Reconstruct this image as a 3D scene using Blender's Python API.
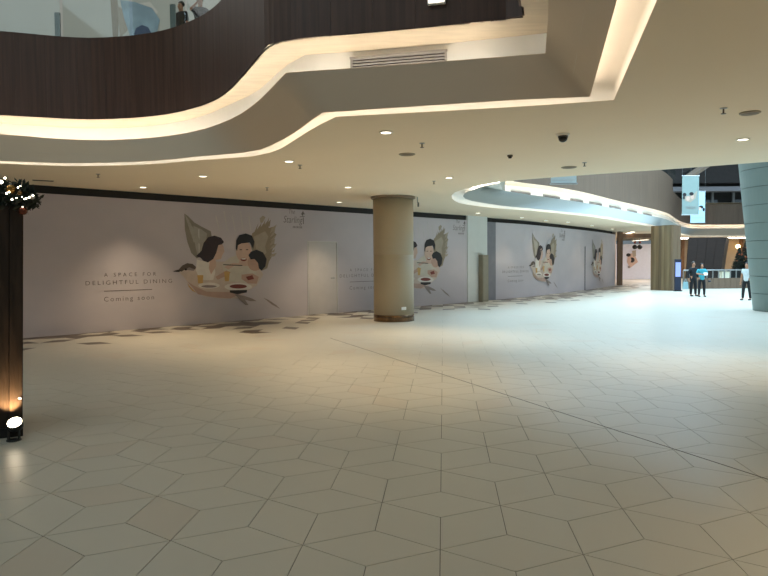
import bpy, bmesh, math, random
from mathutils import Vector, Matrix, geometry
random.seed(7)
for _o in list(bpy.data.objects): bpy.data.objects.remove(_o)
SC = bpy.context.scene
COL = SC.collection

# ------------------------------------------------------------------ camera
F, PITCH, ROLL, CH = 640.0, 0.0414, -0.008, 1.8
cd = bpy.data.cameras.new('camera'); cam = bpy.data.objects.new('camera', cd); COL.objects.link(cam)
cd.sensor_width = 36; cd.lens = 36 * F / 768; cd.clip_end = 300
cam.matrix_world = Matrix.Translation((0, 0, CH)) @ Matrix.Rotation(math.pi/2 - PITCH, 4, 'X') @ Matrix.Rotation(ROLL, 4, 'Z')
SC.camera = cam
# ------------------------------------------------------------------ world, exposure, large lights
w = bpy.data.worlds.new('world'); SC.world = w; w.use_nodes = True
w.node_tree.nodes['Background'].inputs[0].default_value = (0.74, 0.90, 0.98, 1)
w.node_tree.nodes['Background'].inputs[1].default_value = 0.18
vs = SC.view_settings; vs.view_transform = 'Standard'; vs.look = 'None'; vs.gamma = 1; vs.use_curve_mapping = False
vs.exposure = 0.22
def area(name, loc, sx, sy, power, col, rot=(0, 0, 0)):
    l = bpy.data.lights.new(name, 'AREA'); l.shape = 'RECTANGLE'; l.size = sx; l.size_y = sy; l.energy = power; l.color = col
    o = bpy.data.objects.new(name, l); COL.objects.link(o); o.location = loc; o.rotation_euler = rot
    return o
area('skylight_atrium', (17, 30, 15.5), 22, 26, 15000, (0.55, 0.81, 1.0))
area('skylight_void', (-6, 4, 10.2), 9, 8, 230, (0.70, 0.92, 1.0))
area('shop_light', (32, 58.5, 3.6), 14, 3, 200, (1.0, 0.90, 0.76))
area('corridor_light', (22, 52.0, 3.6), 3, 6, 200, (1.0, 0.95, 0.95))

# ------------------------------------------------------------------ pixel helpers (a pixel gives a direction; the plane gives the distance)
def ray(px, py):
    u, v = px - 384, py - 288
    c, s = math.cos(ROLL), math.sin(ROLL)
    u0, v0 = c*u + s*v, -s*u + c*v
    x, y2, z2 = u0/F, 1.0, -v0/F
    return Vector((x, y2*math.cos(PITCH) + z2*math.sin(PITCH), -y2*math.sin(PITCH) + z2*math.cos(PITCH)))
def atz(px, py, z=0.0):
    d = ray(px, py); t = (z - CH)/d.z
    return Vector((d.x*t, d.y*t, z))
def aty(px, py, Y):
    d = ray(px, py); t = Y/d.y
    return Vector((d.x*t, Y, CH + d.z*t))
def project(p):
    X, Y, Z = p[0], p[1], p[2]-CH
    y2 = Y*math.cos(PITCH) - Z*math.sin(PITCH); z2 = Y*math.sin(PITCH) + Z*math.cos(PITCH)
    if y2 < .1: return None
    u, v = F*X/y2, -F*z2/y2; c, s = math.cos(ROLL), math.sin(ROLL)
    return 384 + c*u - s*v, 288 + s*u + c*v

# ------------------------------------------------------------------ materials
MATS = {}
def srgb(r, g, b):
    f = lambda c: (c/255/12.92) if c/255 <= .04045 else ((c/255+.055)/1.055)**2.4
    return (f(r), f(g), f(b), 1)
def mat(name, col, rough=.6, metal=0, noise=0, nscale=(4, 4, 4), col2=None, emit=0, bump=0, spec=.5, alpha=None):
    if name in MATS: return MATS[name]
    m = bpy.data.materials.new(name); m.use_nodes = True; nt = m.node_tree; b = nt.nodes['Principled BSDF']
    b.inputs['Base Color'].default_value = col; b.inputs['Roughness'].default_value = rough; b.inputs['Metallic'].default_value = metal
    b.inputs['Specular IOR Level'].default_value = spec
    if noise or bump:
        tc = nt.nodes.new('ShaderNodeNewGeometry'); mp = nt.nodes.new('ShaderNodeMapping'); mp.inputs['Scale'].default_value = nscale
        nz = nt.nodes.new('ShaderNodeTexNoise'); nz.inputs['Scale'].default_value = 1; nz.inputs['Detail'].default_value = 5
        nt.links.new(tc.outputs['Position'], mp.inputs['Vector']); nt.links.new(mp.outputs[0], nz.inputs['Vector'])
        cr = nt.nodes.new('ShaderNodeValToRGB'); c2 = col2 or tuple(c*(1-noise) for c in col[:3]) + (1,)
        cr.color_ramp.elements[0].position = .35; cr.color_ramp.elements[1].position = .65
        cr.color_ramp.elements[0].color = c2; cr.color_ramp.elements[1].color = col
        nt.links.new(nz.outputs['Fac'], cr.inputs['Fac']); nt.links.new(cr.outputs[0], b.inputs['Base Color'])
        if bump:
            bp = nt.nodes.new('ShaderNodeBump'); bp.inputs['Strength'].default_value = bump; bp.inputs['Distance'].default_value = .02
            nt.links.new(nz.outputs['Fac'], bp.inputs['Height']); nt.links.new(bp.outputs[0], b.inputs['Normal'])
    if emit:
        b.inputs['Emission Color'].default_value = col; b.inputs['Emission Strength'].default_value = emit
    if alpha is not None: b.inputs['Alpha'].default_value = alpha
    MATS[name] = m; return m
def glassmat(name, tint, refl=.05):
    if name in MATS: return MATS[name]
    m = bpy.data.materials.new(name); m.use_nodes = True; nt = m.node_tree; nt.nodes.clear()
    out = nt.nodes.new('ShaderNodeOutputMaterial'); mx = nt.nodes.new('ShaderNodeMixShader'); tr = nt.nodes.new('ShaderNodeBsdfTransparent'); gl = nt.nodes.new('ShaderNodeBsdfGlossy')
    tr.inputs[0].default_value = tint; gl.inputs['Roughness'].default_value = .05; mx.inputs[0].default_value = refl
    nt.links.new(tr.outputs[0], mx.inputs[1]); nt.links.new(gl.outputs[0], mx.inputs[2]); nt.links.new(mx.outputs[0], out.inputs[0])
    MATS[name] = m; return m
M_CEIL = mat('ceiling_paint', srgb(244, 228, 202), .9, noise=.03, nscale=(.4, .4, .4))
M_GREY = mat('grey_ring_paint', srgb(228, 208, 184), .85, noise=.03, nscale=(.3, .3, .3))
M_CREAM = mat('cream_paint', srgb(240, 228, 206), .8, noise=.02, nscale=(2, 2, 2))
M_WHITE = mat('white_paint', srgb(240, 238, 232), .8, noise=.02, nscale=(2, 2, 2))
M_DWOOD = mat('dark_veneer', srgb(92, 66, 56), .5, noise=.35, nscale=(14, 14, .5), bump=.03)
M_TWOOD = mat('taupe_veneer', srgb(112, 92, 76), .5, noise=.2, nscale=(8, 8, .4), bump=.03)
M_LWOOD = mat('light_veneer', srgb(216, 198, 172), .55, noise=.12, nscale=(2, 9, 2))
M_LED = mat('led_warm', srgb(255, 246, 232), .5, emit=18)
M_LED2 = mat('led_neutral', srgb(255, 246, 238), .5, emit=11)
M_SLOT = mat('led_slot', srgb(255, 246, 232), .5, emit=7)
M_BLACK = mat('black_plastic', srgb(20, 20, 22), .35, noise=.1)
M_METAL = mat('brushed_metal', srgb(170, 172, 172), .35, .9, noise=.1, nscale=(20, 20, 20))
M_GLASS = glassmat('clear_glass', (.90, .94, .93, 1))

# ------------------------------------------------------------------ object helpers
def mk(name, verts, faces, mats, parent=None, fm=None, smooth=False):
    me = bpy.data.meshes.new(name); me.from_pydata([tuple(v) for v in verts], [], faces)
    for m in (mats if isinstance(mats, (list, tuple)) else [mats]): me.materials.append(m)
    if fm:
        for p, i in zip(me.polygons, fm): p.material_index = i
    if smooth:
        for p in me.polygons: p.use_smooth = True
    me.update()
    o = bpy.data.objects.new(name, me); COL.objects.link(o)
    if parent: o.parent = parent
    return o
def tag(o, label=None, cat=None, group=None, kind=None):
    if label: o['label'] = label
    if cat: o['category'] = cat
    if group: o['group'] = group
    if kind: o['kind'] = kind
    return o
def empty(name, loc=(0, 0, 0), rz=0):
    o = bpy.data.objects.new(name, None); COL.objects.link(o); o.location = loc; o.rotation_euler = (0, 0, rz); o.empty_display_size = .2
    return o
class MB:
    def __init__(s): s.v = []; s.f = []; s.m = []
    def add(s, v, f, mi=0):
        n = len(s.v); s.v += [Vector(p) for p in v]; s.f += [tuple(i+n for i in q) for q in f]; s.m += [mi]*len(f); return s
    def box(s, c, d, mi=0, rz=0, rx=0, ry=0):
        x, y, z = d[0]/2, d[1]/2, d[2]/2
        R = Matrix.Rotation(rz, 3, 'Z') @ Matrix.Rotation(rx, 3, 'X') @ Matrix.Rotation(ry, 3, 'Y'); c = Vector(c)
        v = [c + R @ Vector((i*x, j*y, k*z)) for k in (-1, 1) for j in (-1, 1) for i in (-1, 1)]
        return s.add(v, [(0, 2, 3, 1), (4, 5, 7, 6), (0, 1, 5, 4), (2, 6, 7, 3), (0, 4, 6, 2), (1, 3, 7, 5)], mi)
    def lathe(s, c, prof, n=24, mi=0, R=None):
        c = Vector(c); R = R or Matrix.Identity(3); v = []; f = []
        for r, z in prof:
            for i in range(n):
                a = 2*math.pi*i/n; v.append(c + R @ Vector((r*math.cos(a), r*math.sin(a), z)))
        for k in range(len(prof)-1):
            for i in range(n):
                j = (i+1) % n; f.append((k*n+i, k*n+j, (k+1)*n+j, (k+1)*n+i))
        if prof[0][0] > 1e-6: f.append(tuple(reversed(range(n))))
        if prof[-1][0] > 1e-6: f.append(tuple((len(prof)-1)*n+i for i in range(n)))
        return s.add(v, f, mi)
    def tube(s, a, b, r, r2=None, n=10, mi=0):
        a, b = Vector(a), Vector(b); d = b-a; R = d.to_track_quat('Z', 'Y').to_matrix()
        return s.lathe(a, [(r, 0), (r if r2 is None else r2, d.length)], n, mi, R)
    def sphere(s, c, r, n=12, mi=0, sc=(1, 1, 1)):
        prof = [(max(1e-7, r*math.sin(math.pi*k/8)), -r*math.cos(math.pi*k/8)) for k in range(9)]
        return s.lathe(c, prof, n, mi, Matrix.Diagonal(sc))
    def build(s, name, mats, parent=None, smooth=False):
        return mk(name, s.v, s.f, mats, parent, s.m, smooth)
def catmull(pts, n):
    """resample a polyline smoothly to n points by arc length"""
    P = [Vector(p) for p in pts]
    if len(P) == 2: dense = [P[0].lerp(P[1], i/50) for i in range(51)]
    else:
        dense = []
        Q = [P[0]*2-P[1]] + P + [P[-1]*2-P[-2]]
        for i in range(1, len(Q)-2):
            p0, p1, p2, p3 = Q[i-1:i+3]
            t0 = 0; t1 = t0 + max(1e-4, (p1-p0).length**.5); t2 = t1 + max(1e-4, (p2-p1).length**.5); t3 = t2 + max(1e-4, (p3-p2).length**.5)
            for k in range(20):
                t = t1 + (t2-t1)*k/20
                a1 = p0*((t1-t)/(t1-t0)) + p1*((t-t0)/(t1-t0)); a2 = p1*((t2-t)/(t2-t1)) + p2*((t-t1)/(t2-t1)); a3 = p2*((t3-t)/(t3-t2)) + p3*((t-t2)/(t3-t2))
                b1 = a1*((t2-t)/(t2-t0)) + a2*((t-t0)/(t2-t0)); b2 = a2*((t3-t)/(t3-t1)) + a3*((t-t1)/(t3-t1))
                dense.append(b1*((t2-t)/(t2-t1)) + b2*((t-t1)/(t2-t1)))
        dense.append(P[-1])
    L = [0]
    for a, b in zip(dense, dense[1:]): L.append(L[-1] + (b-a).length)
    out = []; k = 0
    for i in range(n):
        s = L[-1]*i/(n-1)
        while k < len(L)-2 and L[k+1] < s: k += 1
        t = (s-L[k])/max(1e-9, L[k+1]-L[k]); out.append(dense[k].lerp(dense[k+1], min(1, t)))
    return out
def loft(name, lines, mats, parent=None, smooth=True, fm=None):
    n = len(lines[0]); v = [p for l in lines for p in l]; f = []; m = []
    for k in range(len(lines)-1):
        for i in range(n-1):
            f.append((k*n+i, k*n+i+1, (k+1)*n+i+1, (k+1)*n+i)); m.append(fm[k] if fm else 0)
    return mk(name, v, f, mats, parent, m, smooth)
def up(line, z): return [Vector((p.x, p.y, z)) for p in line]

# heights
ZC, ZL, ZS, ZT = 3.75, 4.25, 4.95, 6.70          # ceiling, ring lip, veneer soffit, fascia top / upper floor edge

# ------------------------------------------------------------------ hoarding lines on the floor
W0, W1 = atz(46, 336.5), atz(484.6, 301)
WD = (W1-W0).normalized(); WN = Vector((WD.y, -WD.x, 0))            # towards the camera side
WL0 = -7.0; WLEN = (W1-W0).length
W2 = [Vector(p) for p in ((5.14, 29.4, 0), (6.94, 31.3, 0), (10.1, 35.5, 0), (13.4, 40.2, 0), (16.1, 44.6, 0))]
HW = 3.55

# ------------------------------------------------------------------ floor tiles (rhombille)
TS = .448*CH/1.6; TH = .0927; TO = Vector((-.024, 4.193, 0))*(CH/1.6); R3 = 3**.5
def lat(a, b):
    c, s = math.cos(TH), math.sin(TH)
    return Vector((TO.x + TS*(c*a + s*b), TO.y + TS*(-s*a + c*b), 0))
def tile_material(name, obj):
    m = bpy.data.materials.new(name); m.use_nodes = True; nt = m.node_tree; b = nt.nodes['Principled BSDF']
    b.inputs['Roughness'].default_value = .33; b.inputs['Specular IOR Level'].default_value = .42
    if obj: src = nt.nodes.new('ShaderNodeObjectInfo').outputs['Random']
    else:
        at = nt.nodes.new('ShaderNodeAttribute'); at.attribute_name = 'tint'; src = at.outputs['Fac']
    cr = nt.nodes.new('ShaderNodeValToRGB'); e = cr.color_ramp.elements
    e[0].position = 0; e[0].color = srgb(204, 197, 183); e[1].position = 1; e[1].color = srgb(208, 201, 188)
    k = e.new(.93); k.color = srgb(206, 199, 185); k = e.new(.97); k.color = srgb(203, 191, 175)
    nt.links.new(src, cr.inputs[0])
    g = nt.nodes.new('ShaderNodeNewGeometry'); nz = nt.nodes.new('ShaderNodeTexNoise'); nz.inputs['Scale'].default_value = 1.3; nz.inputs['Detail'].default_value = 6
    nt.links.new(g.outputs['Position'], nz.inputs['Vector'])
    mx = nt.nodes.new('ShaderNodeMix'); mx.data_type = 'RGBA'; mx.blend_type = 'MULTIPLY'; mx.inputs[0].default_value = 1
    cr2 = nt.nodes.new('ShaderNodeValToRGB'); cr2.color_ramp.elements[0].color = (.93, .93, .93, 1); cr2.color_ramp.elements[1].color = (1, 1, 1, 1)
    nt.links.new(nz.outputs['Fac'], cr2.inputs[0]); nt.links.new(cr.outputs[0], mx.inputs[6]); nt.links.new(cr2.outputs[0], mx.inputs[7])
    nt.links.new(mx.outputs[2], b.inputs['Base Color'])
    return m
M_TILE, M_TILE2 = tile_material('floor_tile', True), tile_material('floor_tile_far', False)
M_BTILE = mat('brown_tile', srgb(94, 78, 64), .35, noise=.25, nscale=(1.5, 1.5, 1.5))
M_GROUT = mat('grout', srgb(112, 106, 94), .8, noise=.1)
floor = tag(mk('floor', [(-22, -8, -.005), (62, -8, -.005), (62, 72, -.005), (-22, 72, -.005)], [(0, 1, 2, 3)], M_GROUT),
            'pale beige polished floor of rhombus tiles spreading across the mall concourse', 'floor', kind='structure')
def rhomb(ang, c, inset=.0028, z=0, th=.005):
    a, b = TS*R3/2 - inset*2, TS/2 - inset*1.155
    d, n = Vector((math.cos(ang), math.sin(ang), 0)), Vector((-math.sin(ang), math.cos(ang), 0))
    t = [c + d*a, c + n*b, c - d*a, c - n*b]
    return [p + Vector((0, 0, z)) for p in t] + [p + Vector((0, 0, z-th)) for p in t]
RF = [(0, 1, 2, 3), (0, 4, 5, 1), (1, 5, 6, 2), (2, 6, 7, 3), (3, 7, 4, 0)]
def seg_dist(p, a, b):
    ab = b-a; t = max(0, min(1, (p-a).dot(ab)/ab.length_squared)); return (p-(a+ab*t)).length
def behind_wall(p):
    return (p-W0).dot(WN) < -.15 and (p-W0).dot(WD) < WLEN + .2 or (p.y > W2[0].y and p.y < W2[-1].y and any(a.y <= p.y < b.y and p.x < a.x+(b.x-a.x)*(p.y-a.y)/(b.y-a.y)-.15 for a, b in zip(W2, W2[1:]))) or (p.y >= W2[-1].y and p.x < 16)
tiles = []
for j in range(-8, 90):
    for i in range(-50, 90):
        for (da, db) in ((R3, 0), (R3/2, 1.5), (-R3/2, 1.5)):
            a0, b0 = i*R3 + (j % 2)*R3/2, 1.5*j
            c = lat(a0+da/2, b0+db/2)
            if not (-16 < c.x < 40 and -2.5 < c.y < 60) or abs(c.x) > .9*c.y + 9: continue
            if behind_wall(c): continue
            v = lat(a0+da, b0+db) - lat(a0, b0); ang = math.atan2(v.y, v.x)
            pr = project(c); vis = pr is not None and -10 < pr[0] < 778 and pr[1] < 590
            dw = min([seg_dist(c, W0+WD*WL0, W1)] + [seg_dist(c, a, b) for a, b in zip(W2, W2[1:])])
            r = random.random()
            brown = dw < 3.2 and r < (.55 if dw < .9 else .38 if dw < 1.7 else .2 if dw < 2.4 else .06)
            tiles.append((c.length, c, ang, vis, brown))
tiles.sort(key=lambda t: t[0])
shared = {}; nearn = 0; fv = []; ff = []; fmi = []; ft = []
for d, c, ang, vis, brown in tiles:
    if vis and nearn < 300:
        k = brown
        if k not in shared:
            o = mk('floor_tile', rhomb(0, Vector((0, 0, 0))), RF, M_BTILE if brown else M_TILE, floor); shared[k] = o.data
        else:
            o = bpy.data.objects.new('floor_tile', shared[k]); COL.objects.link(o); o.parent = floor
        o.location = c; o.rotation_euler = (0, 0, ang); nearn += 1
    else:
        n = len(fv); fv += rhomb(ang, c, .0024 if d < 11 else .0014 if d < 15 else .0008); ff += [tuple(i+n for i in q) for q in RF]; fmi += [1 if brown else 0]*5; ft += [random.random()]*5
far_tiles = mk('floor_tiles', fv, ff, [M_TILE2, M_BTILE], floor, fmi); far_tiles['kind'] = 'stuff'
at = far_tiles.data.attributes.new('tint', 'FLOAT', 'FACE'); at.data.foreach_set('value', ft)
J0, J1 = atz(330, 338), atz(768, 479.3); JD = (J1-J0).normalized(); J1 = J1 + JD*3; JN = Vector((-JD.y, JD.x, 0))*.007
tag(mk('movement_joint', [J0+JN, J0-JN, J1-JN, J1+JN] + [p + Vector((0, 0, .0015)) for p in (J0+JN, J0-JN, J1-JN, J1+JN)],
   [(0, 1, 2, 3), (4, 7, 6, 5), (0, 4, 5, 1), (1, 5, 6, 2), (2, 6, 7, 3), (3, 7, 4, 0)], mat('joint_strip', srgb(88, 76, 60), .5, noise=.1), floor), 'dark straight movement joint crossing the tiles')

# ------------------------------------------------------------------ void over the foreground: traced layers
NL, NF, NR = 34, 14, 12
dR = (atz(613.7, 100, ZC) - atz(657, 0, ZC)).normalized()
def layer(z, left, far, right, n=True):
    L = [atz(x, y, z) for x, y in left]; Fp = [atz(x, y, z) for x, y in far]; Rr = [atz(x, y, z) for x, y in right]
    L = [L[0] + Vector((-8, -1.2, 0))] + L
    e = Rr[-1]; Rr.append(e - dR*((e.y + 4)/dR.y))
    a = catmull(L, NL); b = catmull(Fp, NF); c = catmull(Rr, NR)
    return a + b[1:] + c[1:]
A = layer(ZC, [(0, 163.5), (50, 165.6), (85, 166), (133, 165), (167, 163), (200, 160), (230, 158), (256, 155.8), (276, 150.7), (296, 139), (316, 126.7), (336, 116.7)], [(336, 116.7), (512, 107), (613.7, 100)], [(613.7, 100), (657, 0)])
B = layer(ZC, [(0, 161), (50, 163), (85, 163.2), (133, 162), (167, 160), (200, 156.4), (230, 154), (256, 150.8), (276, 143), (296, 131.7), (316, 117), (322.7, 112.7)], [(322.7, 112.7), (512, 100.3), (590, 96.7)], [(590, 96.7), (617, 0)])
C = layer(ZL, [(0, 134), (50, 138.3), (100, 140), (133, 139), (167, 136), (200, 130), (233, 118), (256, 102.8), (286, 72.7)], [(286, 72.7), (400, 64.5), (545.3, 53.3)], [(545.3, 53.3), (548.7, 0)])
Wt = layer(ZS, [(0, 123), (50, 126.7), (100, 128.3), (150, 126), (200, 116.7), (233, 103), (256, 92), (286, 66), (305, 55)], [(305, 55), (400, 48), (547, 33)], [(551, 33), (556, 0)])
D = layer(ZS, [(0, 115), (50, 117.8), (85, 119.3), (133, 117.7), (167, 114), (200, 106), (220, 97), (240, 78), (256, 59), (268, 45)], [(268, 45), (289, 40), (389, 30.5), (523, 17.7)], [(523, 17.7), (519.5, 8), (519.5, 0)])

# ------------------------------------------------------------------ atrium void beyond
def line2(z, pts, n, ext=None):
    P = [atz(x, y, z) for x, y in pts]
    if ext: P += [Vector(e) for e in ext]
    return catmull(P, n)
N2 = 70
A2 = line2(ZC, [(500, 181.8), (471, 187.3), (456, 191.8), (451.5, 196), (453.5, 200), (460, 203.2), (471, 205.2), (502, 208.6), (534, 211), (565, 214), (596, 217.6), (627, 222.6), (652, 227), (668, 231), (684, 235.4), (698, 236.8)], N2, [(31.6, 56.2, ZC), (37, 56.0, ZC)])
B2 = line2(ZC, [(500, 183.5), (476, 188.5), (466, 192.3), (463, 195.8), (465, 198.5), (473, 201.2), (485, 203.2), (502, 205.8), (534, 208.8), (565, 211.8), (596, 215.3), (627, 220.2), (652, 224.8), (668, 229), (684, 233.6), (698, 235.2)], N2, [(31.6, 53.5, ZC), (37, 53.3, ZC)])
C2 = line2(ZL, [(500, 181.5), (488, 184), (484, 185.5), (485, 187), (496, 189), (512, 192), (546, 197), (577.5, 201.6), (615, 208.6), (640, 213.6), (665, 219), (684, 227), (698, 228.4)], N2, [(31.0, 51.6, ZL), (37, 51.4, ZL)])
Wt2 = line2(ZS, [(505, 179.5), (500, 181), (498, 182.5), (502, 184.3), (534, 188), (565, 193), (596, 198.4), (627, 205.6), (659, 213.3), (672, 218.8), (684, 224.6), (698, 226.6)], N2, [(35, 62, ZS), (40, 62, ZS)])
D2 = line2(ZS, [(520, 176.5), (514, 178), (511, 179.5), (515, 181.5), (549, 186), (581, 191.6), (615, 200), (643, 206.6), (665, 212.3), (684, 222.4), (698, 224.6)], N2, [(34, 59, ZS), (40, 59, ZS)])

# ------------------------------------------------------------------ ceiling with the two openings
NEAR2 = [atz(500, 181.8, ZC), atz(534, 178.9, ZC), atz(600, 174, ZC), atz(680, 168.6, ZC), atz(768, 161.8, ZC)]
e = NEAR2[-1] + (NEAR2[-1]-NEAR2[-2]).normalized()*26
hole2 = A2 + [Vector((37, e.y, ZC)), Vector((e.x, e.y, ZC)) if e.x < 36.5 else Vector((36.5, e.y, ZC))] + list(reversed(NEAR2[1:]))
hole1 = A + [Vector((A[0].x, -4, ZC))]
outer = [Vector(p) for p in ((-21, -7, ZC), (60, -7, ZC), (60, 66, ZC), (-21, 66, ZC))]
cv = []; ce = []
for loop in (outer, hole1, hole2):
    n = len(cv); cv += [p.to_2d() for p in loop]; ce += [(n+i, n+(i+1) % len(loop)) for i in range(len(loop))]
r = geometry.delaunay_2d_cdt(cv, ce, [], 0, 1e-5)
def inpoly(p, poly):
    c = False; j = len(poly)-1
    for i in range(len(poly)):
        a, b = poly[i], poly[j]
        if (a.y > p.y) != (b.y > p.y) and p.x < (b.x-a.x)*(p.y-a.y)/(b.y-a.y)+a.x: c = not c
        j = i
    return c
keep = []
for f in r[2]:
    c = sum((r[0][i] for i in f), Vector((0, 0)))/len(f)
    if not inpoly(c, hole1) and not inpoly(c, hole2): keep.append(tuple(f))
ceiling = tag(mk('ceiling', [(p.x, p.y, ZC) for p in r[0]], keep, M_CEIL), 'flat beige ceiling with two large curved openings', 'ceiling', kind='structure')

def cove(n, A, B, C, Wt, D, mwood, led, label, panel_w, zt, ymax=1e9, nled=None, mring=M_GREY):
    nled = nled or len(D); ztf = zt if callable(zt) else (lambda p: zt)
    t = tag(empty('trim_%d' % n), label, 'cove', kind='structure')
    G = ZC + .2
    Bi = [p.lerp(c, (G-ZC)/(ZL-ZC)) for p, c in zip(B, C)]
    loft('slot_recess', [A, up(A, G), Bi], M_WHITE, t)
    loft('grey_ring', [B, [b.lerp(c, .5) for b, c in zip(B, C)], C], mring, t)
    loft('trough', [C, up(Wt, ZL)], M_WHITE, t)
    loft('cove_wall', [up(Wt, ZL), Wt], M_WHITE, t)
    loft('veneer_soffit', [Wt, D], M_LWOOD, t)
    # led strips lying in the trough and in the slot
    def strip(name, pa, pb, f0, f1, z, i0, i1, led):
        l0 = [a.lerp(b, f0) for a, b in zip(pa, pb)][i0:i1]; l1 = [a.lerp(b, f1) for a, b in zip(pa, pb)][i0:i1]
        mb = loft(name, [up(l0, z), up(l1, z), up(l1, z+.012), up(l0, z+.012), up(l0, z)], led, t)
        return mb
    strip('led_strip', D, Wt, .52, .60, ZL+.01, 0, nled, led)
    strip('led_strip', A, [p.lerp(c, (G-.03-ZC)/(ZL-ZC)) for p, c in zip(B, C)], .78, .92, G-.03, 0, len(D), M_SLOT)
    # fascia of veneer panels
    tot = [0]
    for a, b in zip(D, D[1:]): tot.append(tot[-1] + (b-a).length)
    def pt(s):
        s = max(0, min(tot[-1], s)); k = 0
        while k < len(tot)-2 and tot[k+1] < s: k += 1
        return D[k].lerp(D[k+1], (s-tot[k])/max(1e-9, tot[k+1]-tot[k]))
    loft('fascia_core', [[p + (w_-p)*.05 for p, w_ in zip(D, Wt)], [Vector((p.x, p.y, ztf(p)-.01)) for p in [p + (w_-p)*.05 for p, w_ in zip(D, Wt)]]], mwood, t)
    np_ = int(tot[-1]/panel_w); farv = MB()
    for i in range(np_):
        a, b = pt(i*panel_w+.0015), pt((i+1)*panel_w-.0015); m_ = pt((i+.5)*panel_w)
        if (b-a).length < .02: continue
        nn = Vector((-(b-a).y, (b-a).x, 0)).normalized()*.03
        if (nn.dot(m_ - Vector((m_.x, m_.y+1, 0)))) > 0: nn = -nn
        v = [a, m_, b, b+nn, m_+nn, a+nn]; v = v + [Vector((p.x, p.y, ztf(m_))) for p in v]
        f = [(0, 1, 7, 6), (1, 2, 8, 7), (2, 3, 9, 8), (3, 4, 10, 9), (4, 5, 11, 10), (5, 0, 6, 11), (5, 4, 1, 0), (4, 3, 2, 1), (6, 7, 10, 11), (7, 8, 9, 10)]
        if m_.y < ymax and m_.x > -11 and m_.y > 1: mk('fascia_panel', v, f, mwood, t)
        else: farv.add(v, f)
    if farv.v: farv.build('fascia_panels', mwood, t)['kind'] = 'stuff'
    return t, pt, tot[-1]
t1, pt1, len1 = cove(1, A, B, C, Wt, D, M_DWOOD, M_LED, 'dark wood upper fascia over lit cove with grey ring beneath, nearest opening', .6, ZT, nled=NL+NF-3)
t2, pt2, len2 = cove(2, A2, B2, C2, Wt2, D2, M_TWOOD, M_LED2, 'taupe upper fascia over lit cove with pale ring around the far atrium', .6, lambda p: 7.6 if p.y < 47 else 6.8, 46, mring=mat('pale_ring_paint', srgb(166, 168, 163), .85, noise=.03, nscale=(.3, .3, .3)))
# near edge upstand of the atrium
near = [p.copy() for p in NEAR2] + [Vector((36.5, e.y, ZC))]
tag(loft('trim_3', [near, up(near, 4.9)], M_WHITE), 'white upstand at the near edge of the atrium opening', 'trim', kind='structure')
# upper floor slab behind the near fascia, upper walls and upper ceiling
def slab(name, pts, z, m, lab, cat):
    return tag(mk(name, [(p[0], p[1], z) for p in pts], [tuple(range(len(pts)))], m), lab, cat, kind='structure')
us = [Vector((p.x, p.y, 0)) for p in D[:NL+NF-1]]
tag(loft('floor_upper', [up([p + (w_-p)*.05 for p, w_ in zip(D[:NL+NF-1], Wt)], ZT-.06), [Vector((p.x, 24, ZT-.06)) for p in D[:NL+NF-1]]], M_TILE2, None, False), 'upper floor slab behind the glass balustrade', 'floor', kind='structure')
M_UPW = mat('upper_hoarding', srgb(196, 196, 190), .7, noise=.06, nscale=(.8, .8, .8))
wu = tag(mk('wall_upper', [(-22, 18.6, ZT-.1), (4, 18.6, ZT-.1), (4, 18.6, 10.6), (-22, 18.6, 10.6)], [(0, 1, 2, 3)], M_UPW), 'pale grey hoarding wall on the upper floor', 'wall', kind='structure')
slab('ceiling_upper', [(-22, -7), (5, -7), (5, 24), (-22, 24)], 10.6, M_CEIL, 'plain ceiling high above the upper floor', 'ceiling')
area('upper_wall_fill', (-7, 16.3, 10.4), 14, 2.5, 130, (.92, .97, 1.0))  # unseen area light added to light the upper hoarding wall

# grille in the near cove and vents in the far cove
def grille(px0, px1, line, frac_top, h, label, nslat, mdark, frame_m):
    pass
def on_cove(Wl, px):
    """point of the cove wall (plan) seen at column px"""
    best = None
    for a, b in zip(Wl, Wl[1:]):
        pa, pb = project(a), project(b)
        if pa and pb and min(pa[0], pb[0]) <= px <= max(pa[0], pb[0]) and b.x > a.x:
            t = (px-pa[0])/(pb[0]-pa[0] or 1e-9); best = a.lerp(b, t)
    return best
M_SLAT = mat('grille_slat', srgb(176, 172, 168), .45, .3, noise=.1, nscale=(9, 9, 9)); M_VOID = mat('grille_dark', srgb(70, 66, 64), .7, noise=.1)
ga, gb = on_cove(Wt, 352), on_cove(Wt, 446)
gd = (gb-ga).normalized(); gn = Vector((gd.y, -gd.x, 0)); gl = (gb-ga).length; gm = (ga+gb)/2; grz = math.atan2(gd.y, gd.x)
g = tag(empty('air_grille', Vector((gm.x, gm.y, ZS-.34)) + gn*.02, grz), 'long louvred air grille in the white cove wall under the dark wood fascia', 'vent')
MB().box((0, .005, .0), (gl, .02, .46)).build('backing', M_VOID, g)
MB().box((0, -.012, .235), (gl+.05, .03, .03)).box((0, -.012, -.235), (gl+.05, .03, .03)).box((-gl/2, -.012, 0), (.03, .03, .5)).box((gl/2, -.012, 0), (.03, .03, .5)).build('frame', M_SLAT, g)
for k in range(11):
    MB().box((0, -.014, -.21+.042*k), (gl-.03, .03, .012), rx=-.5).build('slat', M_SLAT, g)
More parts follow.
